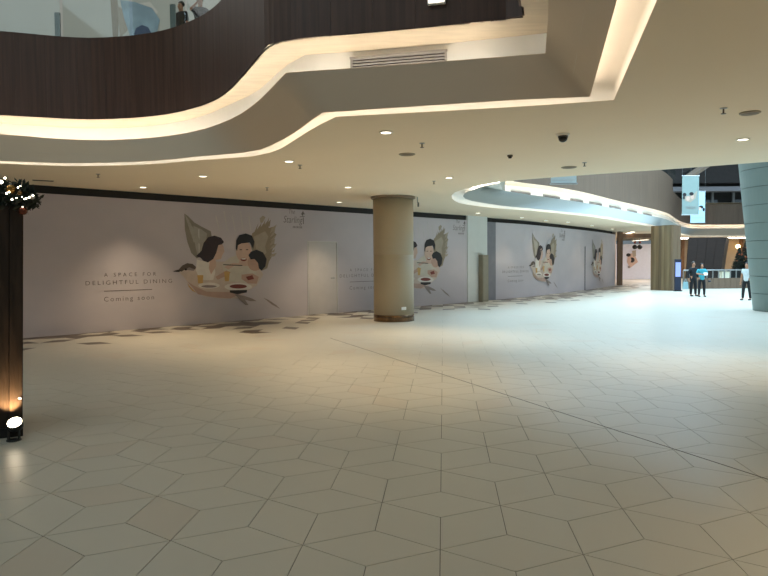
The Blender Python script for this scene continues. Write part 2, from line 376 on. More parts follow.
for k, (x0, x1) in enumerate(((511, 529.5), (543, 559), (570, 582), (589, 601), (609, 620), (627, 636), (643, 651))):
    ga, gb = on_cove(Wt2, x0), on_cove(Wt2, x1)
    if not ga or not gb: continue
    gd = (gb-ga).normalized(); gn = Vector((gd.y, -gd.x, 0)); gl = (gb-ga).length; gm = (ga+gb)/2
    q = tag(empty('air_grille', Vector((gm.x, gm.y, ZS-.36)) + gn*.03, math.atan2(gd.y, gd.x)), ['first', 'second', 'third', 'fourth', 'fifth', 'sixth', 'seventh'][k] + ' air grille from the left in the bright far cove', 'vent', 'air grilles along the far cove')
    MB().box((0, 0, 0), (gl, .03, .22)).build('backing', M_VOID, q)
    MB().box((0, -.01, .12), (gl+.06, .04, .03)).box((0, -.01, -.12), (gl+.06, .04, .03)).box((-gl/2, -.01, 0), (.03, .04, .25)).box((gl/2, -.01, 0), (.03, .04, .25)).build('frame', M_SLAT, q)
    for s in range(4): MB().box((0, -.02, -.075+.05*s), (gl-.03, .02, .014), rx=-.5).build('slat', M_SLAT, q)

# small white light box on the dark fascia
p = None
for i in range(400):
    s = len1*i/400; c = pt1(s); pr = project((c.x, c.y, 5.3))
    if pr and c.y > 5 and abs(pr[0]-438) < 3: p = (s, c)
if p:
    s, c = p; d_ = (pt1(s+.2)-pt1(s-.2)).normalized()
    o = tag(empty('emergency_light', (c.x, c.y, 5.27), math.atan2(d_.y, d_.x)), 'small white light fitting on the dark wood fascia at the top edge', 'light')
    MB().box((0, -.03, 0), (.24, .05, .09)).build('housing', M_WHITE, o)
    MB().box((0, -.058, 0), (.21, .008, .06)).build('diffuser', mat('lit_diffuser', srgb(255, 244, 225), .5, emit=2.5), o)

# ------------------------------------------------------------------ hoardings
def hoard_material(name, c1, c2):
    return mat(name, c1, .55, noise=.1, nscale=(.35, .35, .5), col2=c2)
M_H1 = hoard_material('hoarding_vinyl', srgb(200, 192, 198), srgb(186, 180, 188))
M_DARK = mat('dark_header', srgb(30, 25, 23), .7, noise=.1)
def w1p(u, v, off=0): return W0 + WD*u + WN*off + Vector((0, 0, v))
def wall_px(px, py):
    d = ray(px, py); o = Vector((0, 0, CH)); t = (W0-o).dot(WN)/d.dot(WN); p = o + d*t
    return (p-W0).dot(WD), p.z
DU0, DV1 = wall_px(307.5, 241.5); DU1, _ = wall_px(337, 243)
def quadbox(pf, u0, u1, v0, v1, o0, o1):
    v = [pf(u, vv, o) for o in (o0, o1) for vv in (v0, v1) for u in (u0, u1)]
    return v, [(4, 5, 7, 6), (0, 2, 3, 1), (0, 1, 5, 4), (2, 6, 7, 3), (0, 4, 6, 2), (1, 3, 7, 5)]
hb = MB()
for (u0, u1, v0, v1) in ((WL0, DU0, 0, HW), (DU0, DU1, DV1, HW), (DU1, WLEN-.95, 0, HW)):
    hb.add(*quadbox(w1p, u0, u1, v0, v1, -.12, 0))
wall1 = tag(hb.build('wall_left', M_H1), 'long grey printed hoarding wall behind the round column', 'wall', kind='structure')
tag(MB().add(*quadbox(w1p, WL0, WLEN-.95, HW, ZC, -.25, -.05)).build('trim_4', M_DARK), 'header strip coloured dark as the shadow gap between the long hoarding and the ceiling', 'trim', kind='structure')  # shade of the gap under the ceiling put into the strip colour
door = tag(empty('door_1', w1p((DU0+DU1)/2, 0)), 'plain grey flush door set into the long hoarding left of the column', 'door', kind='structure')
inv = Matrix.Translation(-door.location)
def dpart(name, m, *boxes):
    b = MB()
    for bx in boxes: b.add([inv @ p for p in quadbox(w1p, *bx)[0]], quadbox(w1p, 0, 1, 0, 1, 0, 1)[1])
    return b.build(name, m, door)
M_DOOR = mat('door_vinyl', srgb(200, 195, 195), .5, noise=.04)
dpart('leaf', M_DOOR, (DU0+.025, DU1-.025, .01, DV1-.025, -.08, -.01))
dpart('frame', mat('door_frame', srgb(206, 204, 203), .5, noise=.04), (DU0-.02, DU0+.02, 0, DV1+.02, -.1, .012), (DU1-.02, DU1+.02, 0, DV1+.02, -.1, .012), (DU0+.02, DU1-.02, DV1-.02, DV1+.02, -.1, .012))
dpart('shadow_gap', M_DARK, (DU0+.021, DU0+.034, .01, DV1-.03, -.015, .002))
hu, hv = wall_px(334.5, 278)
dpart('handle', M_METAL, (DU1-.2, DU1-.17, hv-.02, hv+.02, -.01, .05), (DU1-.32, DU1-.155, hv-.014, hv+.014, .035, .055))

# section two: gently curved
W2s = catmull(W2, 60)
L2 = [0]
for a, b in zip(W2s, W2s[1:]): L2.append(L2[-1] + (b-a).length)
def w2p(u, v, off=0):
    k = 0; u_ = max(-.01, min(L2[-1]+.01, u))
    while k < len(L2)-2 and L2[k+1] < u_: k += 1
    a, b = W2s[k], W2s[k+1]; d = (b-a).normalized()
    return a + d*(u-L2[k]) + Vector((d.y, -d.x, 0))*off + Vector((0, 0, v))
def w2u(px):
    best = 0; bd = 1e9
    for i in range(600):
        u = L2[-1]*i/599; q = project(w2p(u, 1.8))
        if abs(q[0]-px) < bd: bd = abs(q[0]-px); best = u
    return best
def w2v(px, py):
    p = w2p(w2u(px), 0); d = ray(px, py); return CH + d.z*p.y/d.y
n2 = len(W2s)
f_ = [w2p(u, 0) for u in L2]; bk = [w2p(u, 0, -.12) for u in L2]
wall2 = tag(loft('wall_back', [up(bk, 0), up(f_, 0), up(f_, HW), up(bk, HW)], M_H1, None, False), 'curving grey printed hoarding further along the concourse', 'wall', kind='structure')
# return face of section two towards the white column
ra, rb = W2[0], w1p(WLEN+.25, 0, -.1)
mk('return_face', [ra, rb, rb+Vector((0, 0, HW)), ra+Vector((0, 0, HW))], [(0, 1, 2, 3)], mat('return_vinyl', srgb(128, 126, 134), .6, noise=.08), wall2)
b0 = [w2p(u, 0, -.2) for u in L2]; b0 = [rb + WN*-.1] + b0
tag(loft('trim_5', [up(b0, HW-.01), up(b0, ZC)], M_DARK, None, False), 'header strip coloured dark as the shadow gap above the curving hoarding', 'trim', kind='structure')  # dark colour stands in for the shadow gap along the ceiling
# seam of the second wall
us_ = w2u(585)
mk('panel_seam', *quadbox(w2p, us_-.03, us_+.03, 0, 2.6, .0, .02), M_DARK, wall2)
# white structural column between the hoardings with the taupe cabinet
cu0, _ = wall_px(467, 260); cu1 = WLEN + .15
wc = tag(MB().add(*quadbox(w1p, cu0, cu1, 0, ZC, -.5, .04)).build('white_column', mat('white_column_paint', srgb(214, 216, 214), .7, noise=.03)), 'white rectangular column between the two printed hoardings', 'column')
pu0, pv = wall_px(477.5, 255); pu1, _ = wall_px(483.2, 255)
pc = tag(empty('service_cabinet', w1p((pu0+pu1)/2, 0, .04)), 'tall narrow taupe cabinet standing against the white column', 'cabinet')
MB().box((0, -.01, pv/2), (pu1-pu0, .22, pv), rz=0).build('body', mat('taupe_cabinet', srgb(142, 134, 116), .6, noise=.08), pc)
MB().box((0, -.125, pv/2), (pu1-pu0-.08, .012, pv-.16)).build('door', mat('taupe_cabinet_door', srgb(150, 142, 124), .55, noise=.08), pc)
pc.rotation_euler.z = math.atan2(WD.y, WD.x); pc.location = pc.location + WN*.125

# ------------------------------------------------------------------ prints
PC = dict(pale=srgb(206, 190, 180), rose=srgb(190, 160, 148), lwing=srgb(138, 132, 122), lwing2=srgb(166, 162, 154), rwing=srgb(148, 134, 116), rwing2=srgb(168, 156, 140), cap=srgb(98, 84, 76), ink=srgb(44, 38, 40),
          hair=srgb(52, 38, 44), hair2=srgb(34, 30, 34), skin=srgb(206, 176, 160), skin2=srgb(192, 158, 142), shirt=srgb(206, 198, 186), white=srgb(226, 220, 214), juice=srgb(208, 168, 104), food=srgb(128, 58, 50), shade=srgb(146, 134, 132), text=srgb(108, 100, 98), mist=srgb(200, 196, 195))
PK = list(PC); PM = [mat('print_'+k, PC[k], .6, noise=.1, nscale=(5, 5, 5)) for k in PK]
Z = lambda pts: [(150 + x/4.607, 190 + y/4.607) for x, y in pts]
def ell(cx, cy, rx, ry, n=18, rot=0):
    o = []
    for i in range(n):
        a = 2*math.pi*i/n; x, y = rx*math.cos(a), ry*math.sin(a); o.append((cx + x*math.cos(rot)-y*math.sin(rot), cy + x*math.sin(rot)+y*math.cos(rot)))
    return o
ART = [
 ('lwing', [(158, 108), (175, 120), (205, 150), (240, 170), (280, 190), (285, 220), (265, 240), (250, 300), (215, 315), (190, 290), (172, 240), (160, 180)]),
 ('lwing2', [(200, 165), (235, 180), (262, 200), (258, 240), (236, 290), (218, 300), (205, 240)]),
 ('mist', [(222, 180), (227, 180), (229, 290), (224, 290)]),
 ('rwing', [(470, 200), (500, 180), (540, 160), (548, 175), (580, 165), (572, 195), (582, 205), (566, 235), (574, 250), (560, 285), (562, 305), (548, 330), (540, 360), (515, 372), (480, 320), (465, 260)]),
 ('rwing2', [(478, 215), (530, 190), (545, 215), (530, 260), (536, 290), (520, 300), (490, 280)]),
 ('rwing2', [(505, 130), (520, 118), (532, 125), (520, 150), (508, 150)]),
 *[('rwing', [(474+i*9, 205-i*5), (482+i*9, 190-i*6), (500+i*8, 150-i*4+(i%2)*14), (488+i*9, 196-i*4)]) for i in range(8)],
 *[('rwing2', [(560+(i%3)*5, 175+i*20), (584-(i%2)*8, 158+i*22), (572, 186+i*20), (552, 200+i*18)]) for i in range(7)],
 *[('lwing2', [(160+i*6, 112+i*18), (180+i*9, 140+i*16), (186+i*9, 168+i*16), (170+i*6, 150+i*18)]) for i in range(6)],
 *[('mist', [(300+i*38, 120-(i%2)*20), (304+i*38, 116-(i%2)*20), (322+i*36, 190), (318+i*36, 190)]) for i in range(5)],
 ('shade', [(120, 372), (100, 374), (130, 366), (146, 350), (170, 338), (195, 340), (214, 356), (210, 380), (190, 386)]),
 ('pale', [(130, 378), (150, 366), (200, 372), (220, 350), (300, 330), (420, 330), (500, 350), (520, 390), (490, 440), (440, 470), (400, 500), (330, 500), (250, 490), (200, 460), (170, 420), (150, 395)]),
 ('cap', [(128, 372), (148, 348), (170, 337), (196, 341), (212, 356), (206, 366), (180, 356), (160, 366), (145, 376)]),
 ('ink', [(104, 376), (126, 368), (146, 370), (132, 378)]),
 ('ink', ell(164, 366, 6, 5)),
 ('rose', [(170, 420), (200, 440), (260, 468), (360, 470), (420, 475), (370, 500), (290, 494), (220, 480)]),
 ('juice', [(170, 425), (180, 440), (200, 462), (215, 474), (196, 466), (178, 446)]),
 ('shirt', [(330, 340), (370, 310), (400, 300), (450, 300), (480, 330), (490, 400), (440, 430), (350, 420)]),
 ('white', [(215, 320), (250, 330), (290, 325), (300, 380), (290, 415), (230, 415), (210, 370)]),
 ('skin', [(275, 320), (300, 310), (304, 350), (280, 390), (270, 360)]),
 ('skin', [(296, 240), (326, 236), (338, 262), (342, 284), (332, 300), (326, 318), (304, 322), (290, 300)]),
 ('hair', [(210, 306), (236, 280), (246, 244), (266, 218), (296, 210), (326, 220), (340, 240), (330, 250), (314, 254), (304, 290), (290, 318), (266, 334), (244, 326), (232, 312)]),
 ('skin', ell(430, 282, 36, 50)), ('skin', [(412, 320), (450, 320), (456, 350), (404, 350)]),
 ('hair2', [(394, 270), (396, 232), (410, 208), (440, 200), (468, 210), (480, 238), (474, 272), (466, 256), (458, 242), (420, 246), (404, 254), (400, 282)]),
 ('food', ell(430, 320, 14, 8)), ('white', ell(430, 317, 11, 3.5)),
 ('ink', ell(417, 275, 6, 2.2)), ('ink', ell(446, 275, 6, 2.2)),
 ('skin2', ell(482, 335, 34, 38)),
 ('hair2', [(462, 320), (452, 300), (464, 284), (490, 275), (520, 288), (536, 318), (530, 352), (512, 372), (500, 360), (496, 336), (480, 318)]),
 ('skin', [(340, 355), (380, 336), (420, 338), (420, 346), (384, 350), (360, 366)]),
 ('ink', [(336, 342), (424, 346), (424, 350), (336, 346)]),
 ('skin2', [(300, 400), (350, 370), (372, 380), (340, 400), (310, 414)]),
 ('skin2', [(420, 390), (470, 384), (500, 400), (490, 432), (450, 430), (420, 410)]),
 ('food', [(440, 400), (470, 392), (478, 410), (450, 416)]),
 ('juice', [(216, 392), (244, 392), (242, 430), (220, 430)]), ('juice', [(340, 376), (366, 376), (362, 420), (344, 420)]),
 ('white', ell(270, 440, 50, 14)), ('shade', ell(270, 444, 36, 6)),
 ('white', ell(405, 446, 64, 18)), ('food', ell(405, 444, 40, 10)),
 ('ink', [(366, 462), (446, 460), (444, 472), (400, 480), (366, 472)]),
 ('shade', [(390, 482), (430, 486), (470, 500), (490, 512), (460, 512), (436, 505), (452, 530), (438, 530), (410, 504)]),
 ('shade', [(520, 496), (544, 506), (580, 530), (598, 548), (560, 528)]),
]
def art_uv():
    out = []
    for k, poly in ART: out.append((k, [wall_px(*q) for q in Z(poly)]))
    return out
UV = art_uv()
def put_art(name, parent, pf, du, su=1.0, sv=1.0, uc=None, dv=0, clip=None, step=.0003, base=.002):
    mb = MB(); pu = wall_px(225, 260)[0]
    for i, (k, poly) in enumerate(UV):
        q = [(((u-pu)*su + pu + du), v*sv + dv) for u, v in poly]
        tess = geometry.tessellate_polygon([[Vector((u, v, 0)) for u, v in q]])
        mb.add([pf(u, v, base + step*i) for u, v in q], [tuple(t) for t in tess], PK.index(k))
    o = mb.build(name, PM, parent); return o
def text_mesh(s, spacing=1.0, shear=0):
    c = bpy.data.curves.new('lettering', 'FONT'); c.body = s; c.space_character = spacing; c.shear = shear; c.align_x = 'LEFT'; c.resolution_u = 3; c.offset = -.008
    o = bpy.data.objects.new('lettering', c); COL.objects.link(o)
    bpy.context.view_layer.update()
    me = bpy.data.meshes.new_from_object(o.evaluated_get(bpy.context.evaluated_depsgraph_get()))
    v = [p.co.copy() for p in me.vertices]; f = [tuple(p.vertices) for p in me.polygons]
    bpy.data.objects.remove(o); bpy.data.meshes.remove(me)
    return v, f
def put_text(mb, s, pf, u0, u1, vbase, cap, spacing=1.0, shear=0, off=.006):
    v, f = text_mesh(s, spacing, shear); x0 = min(p.x for p in v); x1 = max(p.x for p in v); cy = .73
    mb.add([pf(u0 + (p.x-x0)/(x1-x0)*(u1-u0), vbase + p.y/cy*cap, off) for p in v], f, 0)
def put_copy(parent, pf, du, su=1, sv=1, off=.006):
    pu = wall_px(225, 260)[0]; T = lambda u: (u-pu)*su + pu + du
    mb = MB()
    for s, xa, xb, y, cap, sp in (('A SPACE FOR', 104, 156, 276.2, .105, 1.7), ('DELIGHTFUL DINING', 85.5, 172, 284, .115, 1.45), ('Coming soon', 104, 154, 300.4, .13, 1.35)):
        xm = (xa+xb)/2; u0 = wall_px(xa, y)[0]; u1 = wall_px(xb, y)[0]; v = wall_px(xm, y)[1]
        put_text(mb, s, pf, T(u0), T(u1), v*sv, cap*sv, sp, 0, off)
    u0, v0 = wall_px(104, 290.3); u1, _ = wall_px(152, 290.3); v0 = wall_px(128, 290.3)[1]*sv
    mb.add([pf(T(u0), v0-.008, off), pf(T(u1), v0-.008, off), pf(T(u1), v0+.008, off), pf(T(u0), v0+.008, off)], [(0, 1, 2, 3)])
    mb.build('slogan_print', [PM[PK.index('text')]], parent)
def put_logo(parent, pf, du, su=1, sv=1, off=.006):
    pu = wall_px(225, 260)[0]; T = lambda u: (u-pu)*su + pu + du
    ua, va = wall_px(283.5, 222.5); ub, _ = wall_px(302.5, 222.5); va *= sv; wv = ub-ua; mb = MB()
    put_text(mb, 'Starling', pf, T(ua), T(ub), va, .24*sv, 1, .25, off)
    put_text(mb, 'The', pf, T(ua + wv*.28), T(ua + wv*.6), va + .30*sv, .15*sv, 1, .25, off)
    def poly(pts): mb.add([pf(T(ua + wv*x), va + y*sv, off) for x, y in pts], [tuple(range(len(pts)))])
    poly([(.92, .30), (.98, .36), (1.03, .42), (1.07, .36), (1.15, .30), (1.05, .31), (1.02, .22), (.98, .28)])      # small perched bird
    poly([(.85, .20), (1.12, .23), (1.12, .25), (.85, .22)])
    poly([(1.02, -.02), (1.06, -.02), (1.06, .2), (1.02, .2)])
    for k in range(7): poly([(.48+k*.075, -.17), (.515+k*.075, -.17), (.515+k*.075, -.10), (.48+k*.075, -.10)])
    mb.build('logo_print', [PM[PK.index('text')]], parent)
uL = lambda px, py: wall_px(px, py)[0]
put_art('bird_and_family_print', wall1, w1p, 0); put_copy(wall1, w1p, 0); put_logo(wall1, w1p, 0)
DUP = uL(459, 228) - uL(294, 220)
put_art('bird_and_family_print', wall1, w1p, DUP); put_copy(wall1, w1p, DUP); put_logo(wall1, w1p, DUP)
# third and fourth prints on the curved hoarding
pu = wall_px(225, 260)[0]
def span(f): return max(q[0] for k, p in UV for q in p) - min(q[0] for k, p in UV for q in p)
su3 = (w2u(557) - w2u(528))/span(0)
um = (max(q[0] for k, p in UV for q in p) + min(q[0] for k, p in UV for q in p))/2
du3 = (w2u(557)+w2u(528))/2 - ((um-pu)*su3 + pu)
put_art('bird_and_family_print', wall2, w2p, du3, su3, .98, step=.0005, base=.012); put_copy(wall2, w2p, du3, su3, .98, .02); put_logo(wall2, w2p, du3+.1, su3, .98, .02)
du4 = (w2u(591)+w2u(602.5))/2 - ((um-pu)*su3*.8 + pu)
put_art('bird_and_family_print', wall2, w2p, du4, su3*.8, .95, step=.0005, base=.012)

# ------------------------------------------------------------------ round column
cb = atz(394, 322.3); cR = 20/640*(cb.y+.6); cc = Vector((cb.x*(cb.y+cR)/cb.y, cb.y+cR, 0))
col = tag(empty('round_column', cc), 'round beige column with metal base band in the middle of the concourse', 'column')
M_COLB = mat('column_paint', srgb(180, 166, 142), .55, noise=.05, nscale=(.6, .6, .4))
MB().lathe((0, 0, 0), [(cR, .2), (cR, 1.985), (cR-.006, 1.99), (cR-.006, 1.998), (cR, 2.003), (cR, ZC-.05)], 64).build('shaft', M_COLB, col, True)
MB().lathe((0, 0, 0), [(cR+.012, 0), (cR+.012, .195), (cR+.004, .2)], 64).build('base_band', mat('base_band_metal', srgb(150, 120, 92), .22, .85, noise=.5, nscale=(5, 5, .2)), col, True)
MB().lathe((0, 0, 0), [(cR+.01, ZC-.08), (cR+.07, ZC-.05), (cR+.07, ZC-.001)], 64).build('collar', mat('collar_paint', srgb(128, 112, 92), .6, noise=.05), col)
a_ = math.radians(-62)
MB().box((math.cos(a_)*(cR+.003), math.sin(a_)*(cR+.003), .40), (.16, .012, .09), rz=a_+math.pi/2).build('sticker', M_WHITE, col)

# ------------------------------------------------------------------ big tiled leaning pillar at the right
pb = atz(754.2, 311.9); PR0 = 1.0
pil = tag(empty('tiled_pillar', (pb.x+PR0*.98+.32, pb.y+.35, 0)), 'huge pale blue-green panelled pillar widening upward at the right edge', 'pillar')
M_PIL = mat('pillar_panel', srgb(134, 150, 146), .5, noise=.06, nscale=(1, 1, .6)); M_PJ = mat('pillar_joint', srgb(86, 98, 98), .7, noise=.1)
def pr_(z): return PR0 + .10*z
MB().lathe((0, 0, 0), [(pr_(0)-.02, 0), (pr_(10)-.02, 10)], 56).build('core', M_PJ, pil, True)
z = 0
for k in range(17):
    z0, z1 = k*.6+.006, k*.6+.594
    MB().lathe((0, 0, 0), [(pr_(z0)-.018, z0), (pr_(z0), z0+.004), (pr_(z1), z1-.004), (pr_(z1)-.018, z1)], 56).build('panel_ring', M_PIL, pil)

# ------------------------------------------------------------------ timber clad column
tb = atz(651, 291)
tcol = tag(empty('timber_column', (tb.x, tb.y, 0)), 'timber clad rectangular column standing by the atrium kiosk', 'column')
M_PLK = [mat('column_plank_%d' % i, srgb(*c), .55, noise=.25, nscale=(6, 6, .5), bump=.05) for i, c in enumerate(((122, 102, 74), (108, 90, 66), (136, 116, 86)))]
def plan(px, Y): return Vector(((px-384)/640*Y, Y, 0)) - tcol.location
k0, k1, k2 = plan(650.6, 37.6), plan(672.3, tb.y), plan(680.6, 37.4)
HT = ZC-.002
def slat_face(a, b, n, m):
    d_ = (b-a).normalized(); nn = Vector((d_.y, -d_.x, 0)); L_ = (b-a).length
    for k in range(n):
        c = a + d_*(L_*(k+.5)/n) - nn*(.04 + .012*(k % 2))
        MB().box((c.x, c.y, HT/2), (L_/n-.01, .07, HT), rz=math.atan2(d_.y, d_.x)).build('plank', m[k % len(m)], tcol)
slat_face(k0, k1, 8, [M_PLK[0], M_PLK[2], M_PLK[0], M_PLK[1], M_PLK[2]])
slat_face(k1, k2, 3, [mat('column_plank_side', srgb(122, 100, 78), .5, noise=.15, nscale=(6, 6, .5))])
bk_ = [k0, k1, k2, k0 + (k2-k1)]; ct_ = sum(bk_, Vector())/4; bk_ = [ct_ + (p-ct_)*.9 for p in bk_]
mk('core', bk_ + [p + Vector((0, 0, HT)) for p in bk_], [(0, 1, 5, 4), (1, 2, 6, 5), (2, 3, 7, 6), (3, 0, 4, 7), (4, 5, 6, 7)], M_DARK, tcol)

# ------------------------------------------------------------------ ceiling fittings
def downlight(px, py, label, power, group=None, d=.17):
    p = atz(px, py, ZC); o = tag(empty('downlight', p), label, 'downlight', group)
    MB().lathe((0, 0, 0), [(d*.5, -.001), (d*.62, -.006), (d*.62, -.012), (d*.46, -.014), (d*.44, -.004)], 24).build('trim_ring', M_WHITE, o, True)
    MB().lathe((0, 0, 0), [(d*.45, -.0125), (d*.45, -.0115)], 24).build('lens', mat('downlight_lens', srgb(255, 240, 214), .5, emit=4), o)
    if power:
        l = bpy.data.lights.new('downlight_bulb', 'SPOT'); l.energy = power; l.color = (1, .78, .50); l.spot_size = math.radians(92); l.spot_blend = .9; l.shadow_soft_size = .1
        q = bpy.data.objects.new('downlight_bulb', l); COL.objects.link(q); q.parent = o; q.location = (0, 0, -.05)
PW = 230
for px, py, lab in ((386, 132, 'recessed downlight nearest the near cove corner'), (289, 161, 'recessed downlight on the ceiling above the printed bird'), (348, 187, 'recessed downlight just left of the round column top'),
                    (449, 177.5, 'recessed downlight left of the far atrium tip'), (203, 176, 'recessed downlight above the slogan of the left hoarding'), (143, 187, 'recessed downlight close to the left hoarding top'),
                    (743, 139, 'recessed downlight in front of the panelled pillar'), (339, 202, 'recessed downlight above the hoarding door')):
    downlight(px, py, lab, PW)
for q, lab in (((4.2, 2.5, ZC), 'unseen recessed downlight over the right foreground, nearest the cove slot'), ((8.5, 3.5, ZC), 'unseen recessed downlight over the far right foreground'), ((8.2, 6.8, ZC), 'unseen recessed downlight just outside the right frame edge')):
    px, py = project(q); downlight(px, py, lab, PW*1.15)  # unseen downlights of the ceiling grid, added to brighten the right side
for px, py, lab in ((478, 213, 'small recessed downlight in front of the white column top'), (522, 217.5, 'small recessed downlight above the slogan of the curving hoarding'), (546, 220.5, 'small recessed downlight above the bird print of the curving hoarding'), (568, 222, 'small recessed downlight above the logo of the curving hoarding'), (592, 225.5, 'small recessed downlight above the dark seam of the curving hoarding'), (612, 229, 'small recessed downlight nearest the brown timber portal')):
    downlight(px, py, lab, 60, 'downlights above the curving hoarding', .2)
def disc(px, py, rad, label):
    p = atz(px, py, ZC); o = tag(empty('ceiling_speaker', p), label, 'speaker')
    MB().lathe((0, 0, 0), [(rad, -.001), (rad, -.012), (rad*.88, -.02), (rad*.84, -.012)], 32).build('rim', mat('speaker_rim', srgb(170, 158, 136), .6, noise=.05), o, True)
    MB().lathe((0, 0, 0), [(rad*.86, -.014), (rad*.8, -.016), (rad*.02, -.022)], 32).build('mesh_cover', mat('speaker_mesh', srgb(128, 116, 98), .7, noise=.2, nscale=(60, 60, 60)), o, True)
disc(407, 154, .15, 'round grey ceiling speaker left of the dome camera'); disc(750, 112.5, .13, 'round grey ceiling speaker near the right edge'); disc(569, 167, .16, 'round grey ceiling speaker below the dome camera')
def sprinkler(px, py, label):
    p = atz(px, py, ZC); o = tag(empty('sprinkler', p), label, 'sprinkler')
    MB().lathe((0, 0, 0), [(.045, -.001), (.045, -.008), (.02, -.014)], 16).build('escutcheon', M_METAL, o, True)
    MB().tube((0, 0, -.01), (0, 0, -.07), .011).build('stem', mat('sprinkler_metal', srgb(96, 84, 70), .4, .7, noise=.1), o)
    MB().lathe((0, 0, 0), [(.032, -.07), (.032, -.076)], 14).build('deflector', mat('sprinkler_metal', srgb(96, 84, 70)), o)
for px, py, lab in ((422, 143, 'dark ceiling sprinkler beside the left speaker'), (300, 165, 'dark ceiling sprinkler right of the downlight above the bird print'), (723.5, 108, 'dark ceiling sprinkler beside the speaker at the right edge'),
                    (584.5, 162.5, 'dark ceiling sprinkler below the dome camera'), (98, 174, 'dark ceiling sprinkler above the left hoarding end'), (267, 187.5, 'dark ceiling sprinkler close to the hoarding header'), (434, 181, 'dark ceiling sprinkler right of the round column')):
    sprinkler(px, py, lab)
p = atz(563, 134, ZC); dc = tag(empty('dome_camera', p), 'black dome security camera on the ceiling', 'camera')
MB().lathe((0, 0, 0), [(.10, -.001), (.10, -.02), (.085, -.03)], 32).build('mount', M_WHITE, dc, True)
MB().lathe((0, 0, 0), [(.075, -.028), (.075, -.06)], 32).build('collar', M_BLACK, dc, True)
MB().lathe((0, 0, 0), [(.070, -.06), (.066, -.085), (.05, -.11), (.025, -.124), (.001, -.128)], 32).build('dome', mat('smoked_dome', srgb(14, 14, 16), .08), dc, True)
p = atz(510, 155, ZC); sd = tag(empty('smoke_detector', p), 'small brown smoke detector on the ceiling left of the dome camera', 'detector')
MB().lathe((0, 0, 0), [(.05, -.001), (.05, -.03)], 20).build('base', mat('detector_brown', srgb(110, 98, 84), .6, noise=.05), sd, True)
MB().lathe((0, 0, 0), [(.036, -.03), (.03, -.06), (.001, -.065)], 20).build('sensor', M_BLACK, sd, True)
p = atz(417.5, 197, ZC); hs = tag(empty('hanging_sensor', p), 'thin hanging sensor beside the top of the round column', 'sensor')
MB().tube((0, 0, 0), (0, 0, -.18), .012).build('rod', M_METAL, hs)
MB().box((.02, 0, -.23), (.05, .05, .13)).build('head', mat('sensor_grey', srgb(96, 96, 92), .5, noise=.05), hs)
p0, p1 = atz(33, 180, ZC), atz(53, 181, ZC); dd = p1-p0
sl = tag(empty('slot_diffuser', (p0+p1)/2, math.atan2(dd.y, dd.x)), 'dark linear air slot in the ceiling above the garland post', 'vent')
MB().box((0, 0, -.004), (dd.length+.03, .12, .008)).build('frame', mat('slot_frame', srgb(150, 138, 118), .6, noise=.05), sl)
for k in (-1, 1): MB().box((0, k*.026, -.009), (dd.length, .035, .004)).build('slot', M_DARK, sl)

# ------------------------------------------------------------------ glass balustrade on the near fascia
bal = tag(empty('glass_balustrade'), 'frameless glass balustrade on top of the dark wood fascia', 'balustrade')
s = .3; first = True
while s < len1:
    a, b = pt1(s), pt1(min(len1, s+1.5)); 
    if a.x > -12 and a.y > 2 and (b-a).length > .4:
        d_ = (b-a).normalized(); n_ = Vector((-d_.y, d_.x, 0))*.1
        v = [a+n_, b+n_ - d_*.03, b+n_*1.12 - d_*.03, a+n_*1.12]; v = [Vector((q.x, q.y, ZT)) for q in v]; v += [q + Vector((0, 0, 1.15)) for q in v]
        mk('glass_panel', v, [(0, 1, 5, 4), (1, 2, 6, 5), (2, 3, 7, 6), (3, 0, 4, 7), (4, 5, 6, 7)], M_GLASS, bal)
        rl = MB().tube(v[4]+Vector((0, 0, .03)), v[5]+Vector((0, 0, .03)), .025); rl.build('handrail', M_METAL, bal)
    s += 1.5
for px in (54.5, 170):
    best = min((abs((project((pt1(len1*i/500).x, pt1(len1*i/500).y, ZT+.2)) or (9e9,))[0]-px), i) for i in range(500) if pt1(len1*i/500).y > 9)
    c = pt1(len1*best[1]/500)
    MB().box((c.x, c.y+.16, ZT+.27), (.11, .05, .56)).build('post', mat('balustrade_post', srgb(120, 128, 128), .4, .6, noise=.05), bal)
# poster on the upper wall
def up_px(px, py, off): 
    q = aty(px, py, 18.6-off); return q
UP = [('rwing', [(110, -5), (117, -5), (119, 15), (118, 40), (113, 40)]), ('rwing2', [(117, 5), (126, 12), (128, 30), (120, 38)]),
      ('white', [(128, 4), (150, 2), (158, 12), (150, 22), (132, 24)])]
blue = mat('print_blue', srgb(150, 178, 196), .6, noise=.3, nscale=(3, 3, 3)); navy = mat('print_navy', srgb(60, 84, 120), .6, noise=.2, nscale=(5, 5, 5))
mb = MB(); mats_ = PM + [blue, navy]
for i, (k, poly) in enumerate(UP): mb.add([up_px(x, y, .005+.003*i) for x, y in poly], [tuple(range(len(poly)))], PK.index(k))
mb.add([up_px(x, y, .02) for x, y in [(120, 0), (135, 2), (152, 8), (160, 20), (156, 36), (130, 36), (124, 18)]], [tuple(range(7))], len(PM))
mb.add([up_px(x, y, .023) for x, y in [(134, 34), (136, 28), (142, 25), (148, 27), (152, 34), (150, 40), (136, 40)]], [tuple(range(7))], len(PM)+1)
mb.build('poster_print', mats_, wu)

